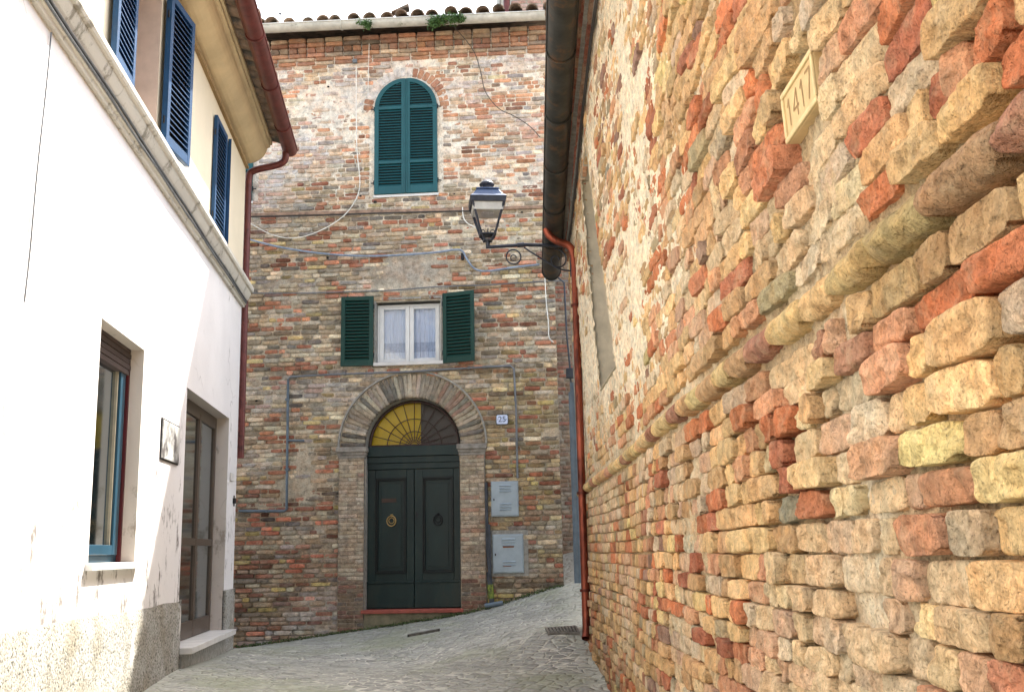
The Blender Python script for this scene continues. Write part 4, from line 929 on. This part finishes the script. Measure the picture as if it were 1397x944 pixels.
TB0, TB1, TZ0, TZ1 = 2.22, 2.49, 2.52, 2.655
def rhole(x, z):
    t = (z-nzb)/(nzt-nzb); a = 6.95+.75*t+.03; c = 8.05+.45*t-.03
    return ((z > nzb) & (z < nzt) & (x > a) & (x < c)) | (z > rtop(x)+.05)
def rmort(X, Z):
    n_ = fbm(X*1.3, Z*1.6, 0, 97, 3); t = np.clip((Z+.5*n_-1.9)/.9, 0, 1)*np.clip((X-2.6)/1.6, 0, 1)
    base = np.array((.46, .36, .22))*(1-t[..., None])+np.array((.86, .78, .60))*t[..., None]  # near mortar coloured browner to deepen the shade in the crevices
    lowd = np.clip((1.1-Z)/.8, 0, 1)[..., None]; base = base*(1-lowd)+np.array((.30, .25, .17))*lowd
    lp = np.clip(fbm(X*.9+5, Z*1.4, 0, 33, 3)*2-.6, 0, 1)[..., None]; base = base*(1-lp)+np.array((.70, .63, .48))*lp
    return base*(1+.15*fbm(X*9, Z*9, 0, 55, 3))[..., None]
def hf(z): return random.uniform(.062, .082) if z > .2 else .06
rows = course_rows(1.0, RS1, .05, 5.6, hf, lambda s, z: random.choice((random.uniform(.09, .14), random.uniform(.2, .28), random.uniform(.22, .34), random.uniform(.2, .3)) if z > 1.9 else (random.uniform(.09, .14), random.uniform(.11, .15), random.uniform(.2, .28), random.uniform(.22, .3))), rcut, .005, .006, 15, jz=.004)
rows += course_rows(-1.2, 1.0, .05, 3.2, lambda z: .066, lambda s, z: random.choice((.13, .25)), rcut, .014, .007, 16)
Bn, Bm, Bf = [], [], []
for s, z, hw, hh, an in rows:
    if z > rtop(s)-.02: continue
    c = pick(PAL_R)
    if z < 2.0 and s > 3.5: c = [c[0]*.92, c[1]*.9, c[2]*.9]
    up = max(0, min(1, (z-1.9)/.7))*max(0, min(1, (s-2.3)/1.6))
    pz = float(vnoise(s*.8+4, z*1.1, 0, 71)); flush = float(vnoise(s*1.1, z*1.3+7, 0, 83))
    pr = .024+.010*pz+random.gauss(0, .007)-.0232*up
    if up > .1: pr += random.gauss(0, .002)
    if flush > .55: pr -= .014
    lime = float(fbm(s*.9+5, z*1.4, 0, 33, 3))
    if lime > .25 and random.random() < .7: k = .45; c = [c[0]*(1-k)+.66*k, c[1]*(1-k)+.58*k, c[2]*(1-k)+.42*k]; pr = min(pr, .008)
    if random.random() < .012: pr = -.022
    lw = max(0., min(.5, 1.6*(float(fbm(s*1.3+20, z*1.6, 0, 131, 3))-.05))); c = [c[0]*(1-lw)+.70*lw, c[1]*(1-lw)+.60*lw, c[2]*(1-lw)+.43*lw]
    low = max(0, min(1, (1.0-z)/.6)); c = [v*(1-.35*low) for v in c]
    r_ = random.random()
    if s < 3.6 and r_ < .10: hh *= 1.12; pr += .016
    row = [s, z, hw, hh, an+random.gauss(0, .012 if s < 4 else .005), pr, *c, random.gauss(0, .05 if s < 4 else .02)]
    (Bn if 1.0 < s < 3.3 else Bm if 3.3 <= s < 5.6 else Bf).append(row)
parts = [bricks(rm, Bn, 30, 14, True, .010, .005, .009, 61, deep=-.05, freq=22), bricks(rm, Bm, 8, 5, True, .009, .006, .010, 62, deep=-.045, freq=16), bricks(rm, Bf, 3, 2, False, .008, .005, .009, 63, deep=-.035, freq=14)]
ss = np.r_[np.linspace(-1.2, 1.0, 30)[:-1], np.linspace(1.0, 4.2, 330)[:-1], np.linspace(4.2, RS1, 240)]
def rm_m(s_, z_, d_):
    s_ = np.asarray(s_); z_ = np.asarray(z_); n_ = fbm(s_*1.4+9, z_*1.9, 0, 34, 3); return rm(s_, z_, np.asarray(d_)-(.024*np.clip(.85+2.2*n_, 0, 1)*np.clip((5.2-s_)/1.5, 0, 1)+.008*np.clip((2.1-z_)/.2, 0, 1)*np.clip(.6+2*n_, 0, 1)*np.clip((s_-3.7)/1.5, 0, 1)))
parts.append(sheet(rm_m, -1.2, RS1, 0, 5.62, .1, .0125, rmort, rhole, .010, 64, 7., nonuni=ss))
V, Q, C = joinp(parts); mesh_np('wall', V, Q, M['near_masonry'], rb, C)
# niche
b = MB(); zs = np.linspace(nzb, nzt, 8)
for (za, zb) in zip(zs[:-1], zs[1:]):
    for k in (0, 1): b.add([rm(nic(za)[k], za, .01), rm(nic(zb)[k], zb, .01), rm(nic(zb)[k], zb, -.26), rm(nic(za)[k], za, -.26)], [(0, 1, 2, 3)])
b.add([rm(nic(nzb)[0], nzb, .01), rm(nic(nzb)[1], nzb, .01), rm(nic(nzb)[1], nzb, -.26), rm(nic(nzb)[0], nzb, -.26)], [(0, 1, 2, 3)]); b.add([rm(nic(nzt)[0], nzt, .01), rm(nic(nzt)[1], nzt, .01), rm(nic(nzt)[1], nzt, -.26), rm(nic(nzt)[0], nzt, -.26)], [(0, 1, 2, 3)])
b.add([rm(nic(nzb)[0]-.1, nzb, -.259), rm(nic(nzb)[1]+.1, nzb, -.259), rm(nic(nzt)[1]+.1, nzt, -.259), rm(nic(nzt)[0]-.1, nzt, -.259)], [(0, 1, 2, 3)], 1)
b.build('window_recess', [plain('recess_plaster', (.56, .5, .38, 1), .95, var=.2, scale=6, bump=[(30, .008, .5)]), plain('dark_back', (.07, .055, .04, 1), .95, var=.25, scale=5)], rb)  # plain dark brown sheet closes the back of the recess
# string course: long rounded bricks and a flat course above
Bs = []; s = -1.2
while s < RS1:
    L = random.uniform(.2, .34); Bs.append([s+L/2, 2.074+.02*max(0, (3.5-s)/3.5)**2, L/2-.004, .040, random.gauss(0, .006), .050+random.gauss(0, .004), *pick([(4, (.62, .47, .24)), (2, (.56, .37, .20)), (1, (.42, .22, .15)), (1, (.5, .4, .2))]), random.gauss(0, .03)]); s += L
def smap(s, z, d):
    z0 = 2.074+.02*np.maximum(0, (3.5-np.asarray(s))/3.5)**2; k = np.clip(np.abs(z-z0)/.043, 0, 1); return rm(s, z, np.where(np.asarray(d) < 0, d, np.asarray(d)*np.sqrt(np.maximum(.02, 1-k**2))+.004))
ps = bricks(smap, Bs, 26, 12, True, .011, .005, .007, 65, deep=-.03, freq=16)
V, Q, C = ps; mesh_np('string_course', V, Q, M['near_masonry'], rb, C)
# inscribed tablet
b = MB(); b.box(rm, (TB0, TZ0, -.02), (TB1, TZ1, .014)); tb = b.build('tablet', plain('tablet_stone', (.62, .46, .24, 1), .9, var=.15, scale=12, bump=[(60, .006, .5)]), rb, .004)
b = MB()
for a, c in (((TB0, TZ0), (TB1, TZ0+.014)), ((TB0, TZ1-.014), (TB1, TZ1)), ((TB0, TZ0+.0145), (TB0+.014, TZ1-.0145)), ((TB1-.014, TZ0+.0145), (TB1, TZ1-.0145))): b.box(rm, (a[0], a[1], .013), (c[0], c[1], .020))
b.build('tablet_rim', plain('tablet_rim', (.66, .53, .29, 1), .9, var=.15, scale=20), tb, .003)
b = MB(); gz0, gh = TZ0+.032, .072
# seen from the street s runs away to the left, so digits are laid right to left
def stroke(p, q, w=.0035):
    (a, c), (e, f_) = p, q; n_ = Vector((e-a, f_-c)).normalized(); nx, nz = -n_.y*w, n_.x*w
    b.add([rm(TB1-.03-x, gz0+z, .0152) for x, z in ((a+nx, c+nz), (e+nx, f_+nz), (e-nx, f_-nz), (a-nx, c-nz))], [(0, 1, 2, 3)])
for x in (.02, .135): stroke((x, 0), (x, gh)); stroke((x-.015, gh-.018), (x, gh))
stroke((.087, 0), (.087, gh)); stroke((.087, gh), (.052, .025)); stroke((.052, .025), (.10, .025))
stroke((.165, gh), (.205, gh)); stroke((.205, gh), (.18, 0))
b.build('inscription', plain('groove_dirt', (.34, .22, .10, 1), .95), tb)  # strokes coloured as dirt lying in the carved grooves
# stepped brick cornice under the eave, soffit, roof, gutter
eA, eB = on_y(768, 0, 6.2), on_y(752, 372, 11.3)
gdir = (eB-eA)/(eB[1]-eA[1])
def eline(y, dx=0, dz=0): p = eA+gdir*(y-eA[1]); return np.array([p[0]+dx, y, p[2]+dz])
cA, cB = on_y(791, 0, 6.3), on_y(762, 325, 10.4)
def cline(y): return cA+(cB-cA)*(y-cA[1])/(cB[1]-cA[1])
b = MB(); yn, yf = -1.5, 10.9
def wpt(y): s = y/RD[1]; return rm(s, rtop(s), 0)
BR = []
def cmap(s, z, d):     # s along, z = height above wall top, d = outwards
    s = np.asarray(s, float); s, z, d = np.broadcast_arrays(s, np.asarray(z, float), np.asarray(d, float)); p = rm(s, rtop(s)+z, d); return p
for k, (z, hh, d) in enumerate(((-.06, .03, .05), (.005, .03, .10), (.07, .03, .15), (.135, .03, .20))):
    s = -1.; L = .13 if k % 2 else .26
    while s < 10.6: BR.append([s+L/2, z, L/2-.004, hh, 0, d+random.gauss(0, .003), *pick([(3, (.30, .11, .075)), (2, (.24, .1, .07)), (1, (.33, .2, .13))]), 0]); s += L
p1 = bricks(cmap, BR, 2, 2, False, .004, .003, .006, 66, deep=-.1)
V, Q, C = p1; mesh_np('cornice', V, Q, M['near_masonry'], rb, C)
b = MB(); b.loft([(-.02, -.09), (.04, -.09), (.04, -.032), (.09, -.032), (.09, .033), (.14, .033), (.14, .098), (.19, .098), (.19, .16), (-.02, .16)], lambda x, z: cmap(-1., z, x), lambda x, z: cmap(10.62, z, x)); b.build('cornice_core', M['grey_render'], rb)
b = MB()
def er(y, u, h=0): p = eline(y); return (p[0]+.06+u, y, p[2]+.11+u*.22+h)
ys_ = (yn, 11.15)
b.hexa([er(ys_[0], 0), er(ys_[1], 0), er(ys_[1], 6), er(ys_[0], 6), er(ys_[0], 0, .07), er(ys_[1], 0, .07), er(ys_[1], 6, .07), er(ys_[0], 6, .07)])
y = yn
while y < 11.1:
    n = 7; rr = .085; A = [(math.cos(math.pi*i/n), math.sin(math.pi*i/n)) for i in range(n+1)]; u0 = -.06+random.uniform(-.02, .02)
    V = [er(y+x*rr, u0, .07+z_*rr*.8) for x, z_ in A]+[er(y+x*rr, u0+5.8, .07+z_*rr*.8) for x, z_ in A]+[er(y+x*rr*.8, u0, .07+z_*rr*.6) for x, z_ in A]; m_ = n+1
    b.add(V, [(i, i+1, m_+i+1, m_+i) for i in range(n)]+[(i, i+1, 2*m_+i+1, 2*m_+i) for i in range(n)], 0, True); y += .22
b.build('roof', M['tile'], rb)
half_gutter('gutter', eline(yn), eline(11.3), .098, M['dark_gutter'], rb, brackets=.9)
b = MB()       # far end and back of the building
e0, e1 = rm(RS1, 0, 0), rm(RS1, 0, -5)
b.add([rm(RS1-.01, 0, -.005), rm(RS1-.01, 4.75, -.005), (float(e1[0]), float(e1[1]), 5.6), (float(e1[0]), float(e1[1]), 0)], [(0, 1, 2, 3)])
b.add([(6.2, -1.5, 0), (6.8, 10.6, 0), (6.8, 10.6, 6), (6.2, -1.5, 6)], [(0, 1, 2, 3)]); b.add([rm(-1.2, 0), (6.2, -1.5, 0), (6.2, -1.5, 6), rm(-1.2, 5.6)], [(0, 1, 2, 3)])
b.build('side_walls', M['masonry'] if False else M['grey_render'], rb)
b = MB(); pts = [rm(s, rtop(s)-.12+.01*math.sin(s*5), .025) for s in np.linspace(1.5, 10.4, 60)]; b.tube(pts, .009, 5); pts = [rm(s, rtop(s)-.16+.012*math.sin(s*4+1), .025) for s in np.linspace(1.5, 10.4, 60)]; b.tube(pts, .007, 5)
tag(b.build('eave_cable', M['dark_cable']), 'dark cables strung under the eave of the old brick building', 'cable')

# ================================================================= COPPER PIPE
P = [on_y(745, 312, 9.9), on_y(749, 321, 9.9), on_y(760, 329, 9.9), on_y(774, 334, 9.9), on_y(781, 343, 9.9), on_y(784, 360, 9.9)]
bt = on_y(800, 855, 9.9); tp_ = on_y(784, 360, 9.9)
Pp = smooth_path(P, 5)+[Vector(tp_+(bt-tp_)*t) for t in np.linspace(.05, 1, 12)]; Pp += [Vector(bt+np.array([-.008, -.02, -.06])), Vector(bt+np.array([-.02, -.05, -.10]))]
cp = MB(); cp.tube(Pp, .037, 14, caps=False); co = cp.build('copper_drainpipe', M['copper']); tag(co, 'tall shiny copper drainpipe at the end of the rough brick wall', 'drainpipe')
b = MB()
for py in (420, 680, 808):
    b.mark(); t = (py-360)/(855-360); p = tp_+(bt-tp_)*t; b.tube([p+np.array([0, 0, -.012]), p+np.array([0, 0, .012])], .05, 14)
    b.tube([p, p+np.array([.16, .02, 0])], .009, 6)
b.build_each('pipe_clamp', plain('clamp', srgb(90, 40, 30), .5, .5), co)
# ================================================================= PIPES IN THE GAP
b = MB(); p0, p1 = on_y(781, 535, 12.5), on_y(792, 795, 12.5); p1 = np.array([p0[0]+.0, p0[1], p1[2]]); b.tube([p0, p1], .05, 12); b.tube([p0+np.array([0, 0, .12]), p0], .03, 10)
tag(b.build('blue_pipe', M['blue_pipe']), 'blue grey upright pipe half hidden behind the copper drainpipe', 'pipe')
b = MB(); c = on_y(778, 510, 12.5); b.box(lambda s, z, d: np.array([c[0]+s, c[1]-d, c[2]+z]), (-.055, -.06, 0), (.055, .06, .08)); b.tube([c+np.array([0, 0, .06]), c+np.array([-.03, 0, .5]), c+np.array([-.04, 0, 1.15]), c+np.array([-.12, 0, 1.22])], .012, 8); b.tube([c+np.array([0, 0, -.06]), c+np.array([.02, 0, -.2])], .012, 8)
tag(b.build('junction_box', M['dark_pipe'], None, .004), 'grey junction box with conduit above the blue grey pipe', 'junction box')

# ================================================================= THINGS ON THE FACADE
def fpath(pts, d=.03): return [fm(*fs(px, py, d), d) for px, py in pts]
b = MB(); b.tube(smooth_path(fpath([(326, 697), (360, 697), (388, 697)], .035), 2)+fpath([(391, 694)], .035)+fpath([(392, 600), (393, 518)], .035), .017, 8); b.tube(fpath([(392, 601), (415, 601)], .035), .014, 8)
for px, py in ((392, 545), (365, 697), (392, 640)): 
    s, z = fs(px, py, .03); b.box(fm, (s-.022, z-.015, 0), (s+.022, z+.015, .055))
tag(b.build('gas_pipe', M['blue_pipe']), 'blue grey gas pipe bending up the brick left of the door', 'pipe')
b = MB(); b.tube(fpath([(393, 518), (396, 514), (450, 511), (560, 507), (640, 502), (696, 499), (701, 503), (704, 560), (706, 652)], .05), .014, 8)
for px, py in ((470, 510), (640, 502), (703, 545), (705, 605)): s, z = fs(px, py, .03); b.box(fm, (s-.015, z-.018, 0), (s+.015, z+.018, .068))
tag(b.build('conduit', M['grey_pipe']), 'grey conduit crossing above the door arch and down to the meter box', 'pipe')
def meter(px0, py0, px1, py1, label, rust):
    s0, z1 = fs(px0, py0); s1, z0 = fs(px1, py1); b = MB(); b.box(fm, (s0, z0, -.02), (s1, z1, .045))
    loc = fm((s0+s1)/2, z0, 0); o = empty('meter_box', label, 'meter box', tuple(loc), 'meter boxes right of the door'); b.build('box', M['meter_paint'], o, .005)
    b = MB(); b.box(fm, (s0+.012, z0+.014, .0455), (s1-.012, z1-.014, .056)); dr_ = b.build('box_door', M['meter_paint'], o, .004)
    h = z1-z0; w_ = s1-s0; b = MB()
    for zf in (.88, .80, .72) + ((.36, .28, .20) if not rust else (.30, .22)):
        zc = z0+h*zf; b.mark(); P = [fm(s0+w_*a, zc+e, d_) for a in (.32, .74) for e, d_ in ((-.010, .0565), (.008, .0565), (-.006, .070))]
        b.add(P, [(0, 1, 2), (3, 5, 4), (0, 3, 4, 1), (1, 4, 5, 2), (2, 5, 3, 0)])
    b.build_each('vent_louvre', M['meter_paint'], dr_)
    b = MB(); b.box(fm, (s0+.03, z0+h*.45, .056), (s0+.045, z0+h*.51, .062)); b.build('lock', M['black_iron'], dr_)
    if rust:
        b = MB(); b.box(fm, (s0+w_*.34, z0+h*.655, .0562), (s0+w_*.70, z0+h*.69, .058)); b.box(fm, (s0+w_*.34, z0+h*.17, .0562), (s0+w_*.6, z0+h*.185, .058)); b.build('rust_streak', M['rust'], dr_)
        b = MB(); b.box(fm, (s0-.03, z0-.04, 0), (s1+.06, z1+.05, .018)); b.build('mortar_surround', M['grey_render'], o)
    return o
meter(670, 657, 708, 704, 'upper grey meter box with clean louvred door beside the door', False)
meter(672, 729, 715, 781, 'lower grey meter box with rust streaks and a dented door', True)
b = MB(); b.tube(fpath([(663, 658), (664, 700), (665, 745), (668, 783)], .05), .02, 8); b.tube(fpath([(667, 715), (668, 760), (668, 785)], .09), .018, 8); b.tube(fpath([(667, 780), (669, 800), (671, 822)], .06), .032, 10)
pp = b.build('cable_duct', M['dark_pipe']); tag(pp, 'dark cable duct rising from the ground beside the meter boxes', 'duct')
b = MB(); b.tube(fpath([(668.5, 797), (670.5, 816)], .06), .038, 10); b.build('yellow_sleeve', M['tape'], pp)
b = MB(); pq = fm(*fs(672, 827, .1), .1); pq[2] = float(gz(pq[0], pq[1]))+.035; b.tube([pq-.10*FU+np.array([0, -.02, -.01]), pq+.13*FU+np.array([0, 0, .02])], [.03, .034], 10); tag(b.build('pipe_offcut', M['blue_pipe']), 'short blue grey pipe lying on the ground at the foot of the duct', 'pipe')
# number plaque
s0, z1 = fs(677.5, 566.5); s1, z0 = fs(693, 578.5); b = MB(); ch = .014
out_ = [(s0, z0+ch), (s0+ch, z0), (s1-ch, z0), (s1, z0+ch), (s1, z1-ch), (s1-ch, z1), (s0+ch, z1), (s0, z1-ch)]
b.add([fm(x, z, .014) for x, z in out_]+[fm(x, z, .030) for x, z in out_], [tuple(range(8))[::-1], tuple(range(8, 16))]+[(i, (i+1) % 8, 8+(i+1) % 8, 8+i) for i in range(8)])
pl = b.build('number_plaque', M['plaque_white'], None, .002); tag(pl, 'small pale blue enamel house number plaque reading 25', 'house number')
b = MB(); g2 = .008; b.add([fm(x+(g2 if x > (s0+s1)/2 else -g2), z+(g2 if z > (z0+z1)/2 else -g2), .012) for x, z in out_]+[fm(x+(g2 if x > (s0+s1)/2 else -g2), z+(g2 if z > (z0+z1)/2 else -g2), .020) for x, z in out_], [tuple(range(8))[::-1], tuple(range(8, 16))]+[(i, (i+1) % 8, 8+(i+1) % 8, 8+i) for i in range(8)]); b.build('plaque_rim', M['dark_pipe'], pl)
fc = bpy.data.curves.new('number', 'FONT'); fc.body = '25'; fc.size = .105; fc.align_x = 'CENTER'; fc.align_y = 'CENTER'; fc.extrude = .001
tmp = bpy.data.objects.new('tmp', fc); COL.objects.link(tmp); bpy.context.view_layer.update()
me = bpy.data.meshes.new_from_object(tmp.evaluated_get(bpy.context.evaluated_depsgraph_get())); bpy.data.objects.remove(tmp)
nm = bpy.data.objects.new('number', me); COL.objects.link(nm); me.materials.clear(); me.materials.append(M['plaque_ink'])
cc = fm((s0+s1)/2, (z0+z1)/2, .033); nm.matrix_world = Matrix(((FU[0], 0, FN[0], cc[0]), (FU[1], 0, FN[1], cc[1]), (0, 1, 0, cc[2]), (0, 0, 0, 1))); nm.parent = pl
b = MB()
for x in (s0+.018, s1-.018): b.mark(); b.tube([fm(x, (z0+z1)/2, .029), fm(x, (z0+z1)/2, .034)], .006, 8)
b.build_each('screw', M['plaque_ink'], pl)
# cables on the facade
def cable(name, pts, r, mat, label, d=.04, n=5, ends=None):
    P = smooth_path(fpath(pts, d), n); b = MB(); b.tube(P, r, 6); return tag(b.build(name, mat), label, 'cable')
cable('cable_bundle', [(337, 326), (380, 337), (430, 345), (480, 349), (530, 349), (590, 345), (620, 341), (631, 343), (637, 354), (648, 367), (665, 370), (700, 365), (736, 361)], .014, M['cable_sheath'], 'pale blue cable bundle sagging across the facade below the lamp', .06)
cable('thin_wire', [(345, 400), (420, 400), (480, 398), (536, 396), (600, 391), (660, 389), (740, 384), (775, 383)], .008, M['grey_pipe'], 'thin grey wire crossing the facade just above the middle window', .04)
cable('ledge_cable', [(337, 296), (430, 294), (520, 291), (600, 289), (642, 288)], .011, M['dark_cable'], 'black cable lying along the brick ledge under the arched shutters', .06)
cable('white_cable', [(486, 90), (486, 150), (487, 205), (491, 250), (484, 275), (465, 298), (432, 317), (400, 325), (370, 320), (338, 303)], .007, M['white_cable'], 'loose white cable looping down left of the arched shutters', .07)
cable('short_white_wire', [(504, 48), (503, 85), (502, 130)], .005, M['white_cable'], 'thin white wire dropping from the roof gutter left of the arched shutters', .05)
cable('hanging_wire', [(603, 20), (622, 40), (645, 68), (655, 95), (662, 125), (680, 148), (700, 158), (722, 172), (737, 188)], .006, M['dark_cable'], 'dark wire curving down from the roof over the right of the facade', .12)
cable('end_wire', [(743, 372), (745, 410), (748, 440), (749, 460), (755, 467)], .007, M['white_cable'], 'white wire end dangling below the dark gutter', .06)
cable('lamp_wire', [(631, 283), (632, 296), (637, 304), (646, 309), (657, 309)], .008, M['white_cable'], 'short white wire looping out of the wall behind the lamp', .06)
b = MB(); s, z = fs(485, 86); b.box(fm, (s-.03, z-.02, 0), (s+.03, z+.035, .05)); tag(b.build('wire_box', M['grey_pipe'], None, .004), 'tiny grey wire box at the top of the loose white cable', 'junction box')
b = MB(); s, z = fs(631, 350, .03); b.box(fm, (s-.02, z-.045, 0), (s+.02, z+.045, .05)); tag(b.build('cable_clamp', M['black_iron'], None, .004), 'black clamp holding the cable bundle right of the middle window', 'clamp')

# ================================================================= STREET LAMP
LY = 10.2
def lp(px, py, y=LY): return on_y(px, py, y)
lc = lp(665, 300); cx_, cy_ = float(lc[0]), LY
sc = LY/F*1.02
base = rm(LY/RD[1], 4.5, 0)
lamp = empty('street_lamp', 'old wall lantern with blue grey hood on a scrolled iron arm', 'street lamp', (float(base[0]), float(base[1]), float(base[2])))
zt_, zh, zb_ = lp(664, 277)[2], lp(664, 288)[2], lp(668, 331)[2]
def sq(r, z, cx=cx_, cy=cy_): return [(cx+r*a, cy+r*c, z) for a, c in ((-1, -1), (1, -1), (1, 1), (-1, 1))]
def frus(b, r0_, z0_, r1_, z1_, mi=0): b.hexa(sq(r0_, z0_)+sq(r1_, z1_), mi)
b = MB(); rT, rB = .158, .07
zc0 = zt_; zr = zb_+.02
frus(b, .175, zc0-.035, .185, zc0+.02)
for a, c in ((-1, -1), (1, -1), (1, 1), (-1, 1)):
    b.tube([(cx_+a*rT, cy_+c*rT, zc0-.03), (cx_+a*rB, cy_+c*rB, zr+.06), (cx_+a*.03, cy_+c*.03, zr)], .013, 6)
frus(b, rB+.012, zr+.05, rB+.014, zr+.065); frus(b, .045, zr-.01, .05, zr+.008)
b.tube([(cx_, cy_, zr), (cx_, cy_, zr-.07)], [.03, .018], 10)
for a, c in ((-1, 0), (1, 0), (0, -1), (0, 1)):
    b.tube([(cx_+a*(.05+.022*math.cos(t))+0, cy_+c*(.05+.022*math.cos(t)), zr+.09+.025*math.sin(t)) for t in np.linspace(0, 5.5, 10)], .006, 5)
lf = b.build('lantern_frame', M['lamp_iron'], lamp, .002)
b = MB()
for i in range(4):
    t_ = sq(rT-.006, zc0-.03); u_ = sq(rB, zr+.06); b.add([t_[i], t_[(i+1) % 4], u_[(i+1) % 4], u_[i]], [(0, 1, 2, 3)])
b.build('lantern_glass', M['lamp_glass'], lamp)
b = MB(); frus(b, .15, zc0-.115, .158, zc0-.036); b.build('reflector', plain('reflector', (.45, .44, .4, 1), .5, .1), lamp)
b = MB(); frus(b, .06, zc0-.128, .06, zc0-.1155); b.build('lamp_lens', plain('lens', (.3, .3, .32, 1), .3, var=.3, scale=60), lamp)
b = MB(); frus(b, .185, zc0+.0205, .16, zc0+.045); frus(b, .155, zc0+.0455, .11, zc0+.115); frus(b, .12, zc0+.1155, .115, zc0+.13); hood = b.build('hood', M['lamp_blue'], lamp, .004)
b = MB(); b.lathe((cx_, cy_, zc0+.13), [(.055, 0), (.045, .03), (.04, .05), (.075, .055), (.078, .07), (.06, .09), (.05, .092), (.035, .11), (0.001, .115)], 16); b.build('chimney_cap', M['lamp_iron'], hood)
za = zr-.07
wallx = float(base[0])
b = MB(); b.tube([(cx_-.02, cy_, za), (cx_+.4, cy_, za+.03), (wallx+.02, cy_+.02, za+.02)], [.017, .02, .016], 8); b.tube([(cx_+.3, cy_, za+.024), (cx_+.37, cy_, za+.03)], .026, 8)
b.tube(smooth_path([(cx_+.37, cy_, za+.0), (cx_+.52, cy_, za-.10), (cx_+.72, cy_, za-.22), (wallx, cy_+.02, za-.24)], 5), .009, 6)
ccx, ccz = cx_+.26, za-.10
b.tube([(ccx+.075*math.cos(t), cy_, ccz+.075*math.sin(t)) for t in np.linspace(1.2, 1.2+6.28, 24)], .008, 6); b.tube([(ccx+.03*math.cos(t), cy_, ccz-.01+.03*math.sin(t)) for t in np.linspace(0, 5, 12)], .006, 5)
ccx, ccz = wallx-.16, za-.13
b.tube([(ccx+(.02+.012*t)*math.cos(t), cy_, ccz+(.02+.012*t)*math.sin(t)) for t in np.linspace(0, 8, 34)], .009, 6)
b.tube([(wallx-.01, cy_+.02, za+.06), (wallx-.01, cy_+.02, za-.3)], .014, 8)
b.build('bracket', M['lamp_iron'], lamp)

# ================================================================= DRAINS, PLANTS, ANTENNA, WEEDS
def grate(px0, py0, px1, py1, label, n):
    def hit(px, py):
        v = dirpx(px, py); t = 6.
        while t < 16 and 1.5+v[2]*t > float(gz(v[0]*t, v[1]*t)): t += .02
        return CAM+v*t
    A = hit(px0, py0); B_ = hit(px1, py1); w_ = B_[0]-A[0]; l_ = abs(B_[1]-A[1]); x0, y0 = A[0], min(A[1], B_[1])
    H = lambda x, y: float(gz(x, y))+.018
    b = MB(); 
    def bx(xa, ya, xb, yb, t=.02): b.hexa([(xa, ya, H(xa, ya)-t), (xb, ya, H(xb, ya)-t), (xb, yb, H(xb, yb)-t), (xa, yb, H(xa, yb)-t), (xa, ya, H(xa, ya)+.006), (xb, ya, H(xb, ya)+.006), (xb, yb, H(xb, yb)+.006), (xa, yb, H(xa, yb)+.006)])
    bx(x0, y0, x0+w_, y0+.03); bx(x0, y0+l_-.03, x0+w_, y0+l_)
    for i in range(n+1): xx = x0+(w_-.02)*i/n; bx(xx, y0+.03, xx+.02, y0+l_-.03)
    o = b.build('drain_grate', M['grate_iron']); tag(o, label, 'drain', 'drain grates in the street')
    b = MB(); b.add([(x0, y0, H(x0, y0)-.009), (x0+w_, y0, H(x0+w_, y0)-.009), (x0+w_, y0+l_, H(x0+w_, y0+l_)-.009), (x0, y0+l_, H(x0, y0+l_)-.009)], [(0, 1, 2, 3)]); b.build('pit', M['void'], o)
grate(748, 867, 786, 856, 'barred iron drain grate near the foot of the copper pipe', 9)
grate(556, 868, 600, 860, 'dark narrow drain slot in front of the green door step', 5)
def leafy(name, centers, n, size, label, cat, mat=M['leaf'], kind=None, group=None):
    V = []; Fs = []
    for _ in range(n):
        c, sp = random.choice(centers); p = np.array([c[i]+random.gauss(0, sp[i]) for i in range(3)])
        a = np.array([random.gauss(0, 1) for _ in range(3)]); a /= np.linalg.norm(a); e = np.cross(a, [random.gauss(0, 1) for _ in range(3)]); e /= np.linalg.norm(e); s_ = size*random.uniform(.6, 1.3)
        k = len(V); V += [tuple(p-a*s_), tuple(p+e*s_*.5), tuple(p+a*s_), tuple(p-e*s_*.5)]; Fs.append((k, k+1, k+2, k+3))
    b = MB(); b.add(V, Fs); return tag(b.build(name, mat), label, cat, group, kind)
def rc_(px, py, d=.3): return tuple(fm(*fs(px, py, d), d))
leafy('gutter_plant', [(rc_(600, 28, .38), (.07, .04, .03)), (rc_(613, 26, .38), (.09, .04, .035)), (rc_(592, 32, .4), (.04, .03, .03)), (rc_(626, 26, .38), (.04, .03, .025))], 1500, .02, 'larger bushy green plant growing out of the facade gutter', 'plant', group='plants in the facade gutter')
leafy('gutter_plant', [(rc_(497, 32, .4), (.05, .03, .02)), (rc_(502, 35, .4), (.025, .02, .03))], 420, .016, 'small green plant sprouting from the facade gutter further left', 'plant', group='plants in the facade gutter')
b = MB(); p = np.array(rc_(392, 38, 0)); q = np.array(rc_(382, 20, 0)); b.tube([p, q], .006, 5); b.tube([q, q+np.array([0, 0, .02])], .018, 6); tag(b.build('roof_spike', M['black_iron']), 'thin metal rod with a small knob on the tiled roof', 'rod')
cs = []
for s in np.linspace(-2.2, 1.85, 60):
    p = fm(s, 0, .05+random.random()*.05); cs.append(((p[0], p[1], float(gz(p[0], p[1]))+.015), (.04, .03, .008)))
leafy('weeds', cs, 2600, .014, 'small green weeds and moss along the foot of the facade', 'weeds', M['moss'], 'stuff')
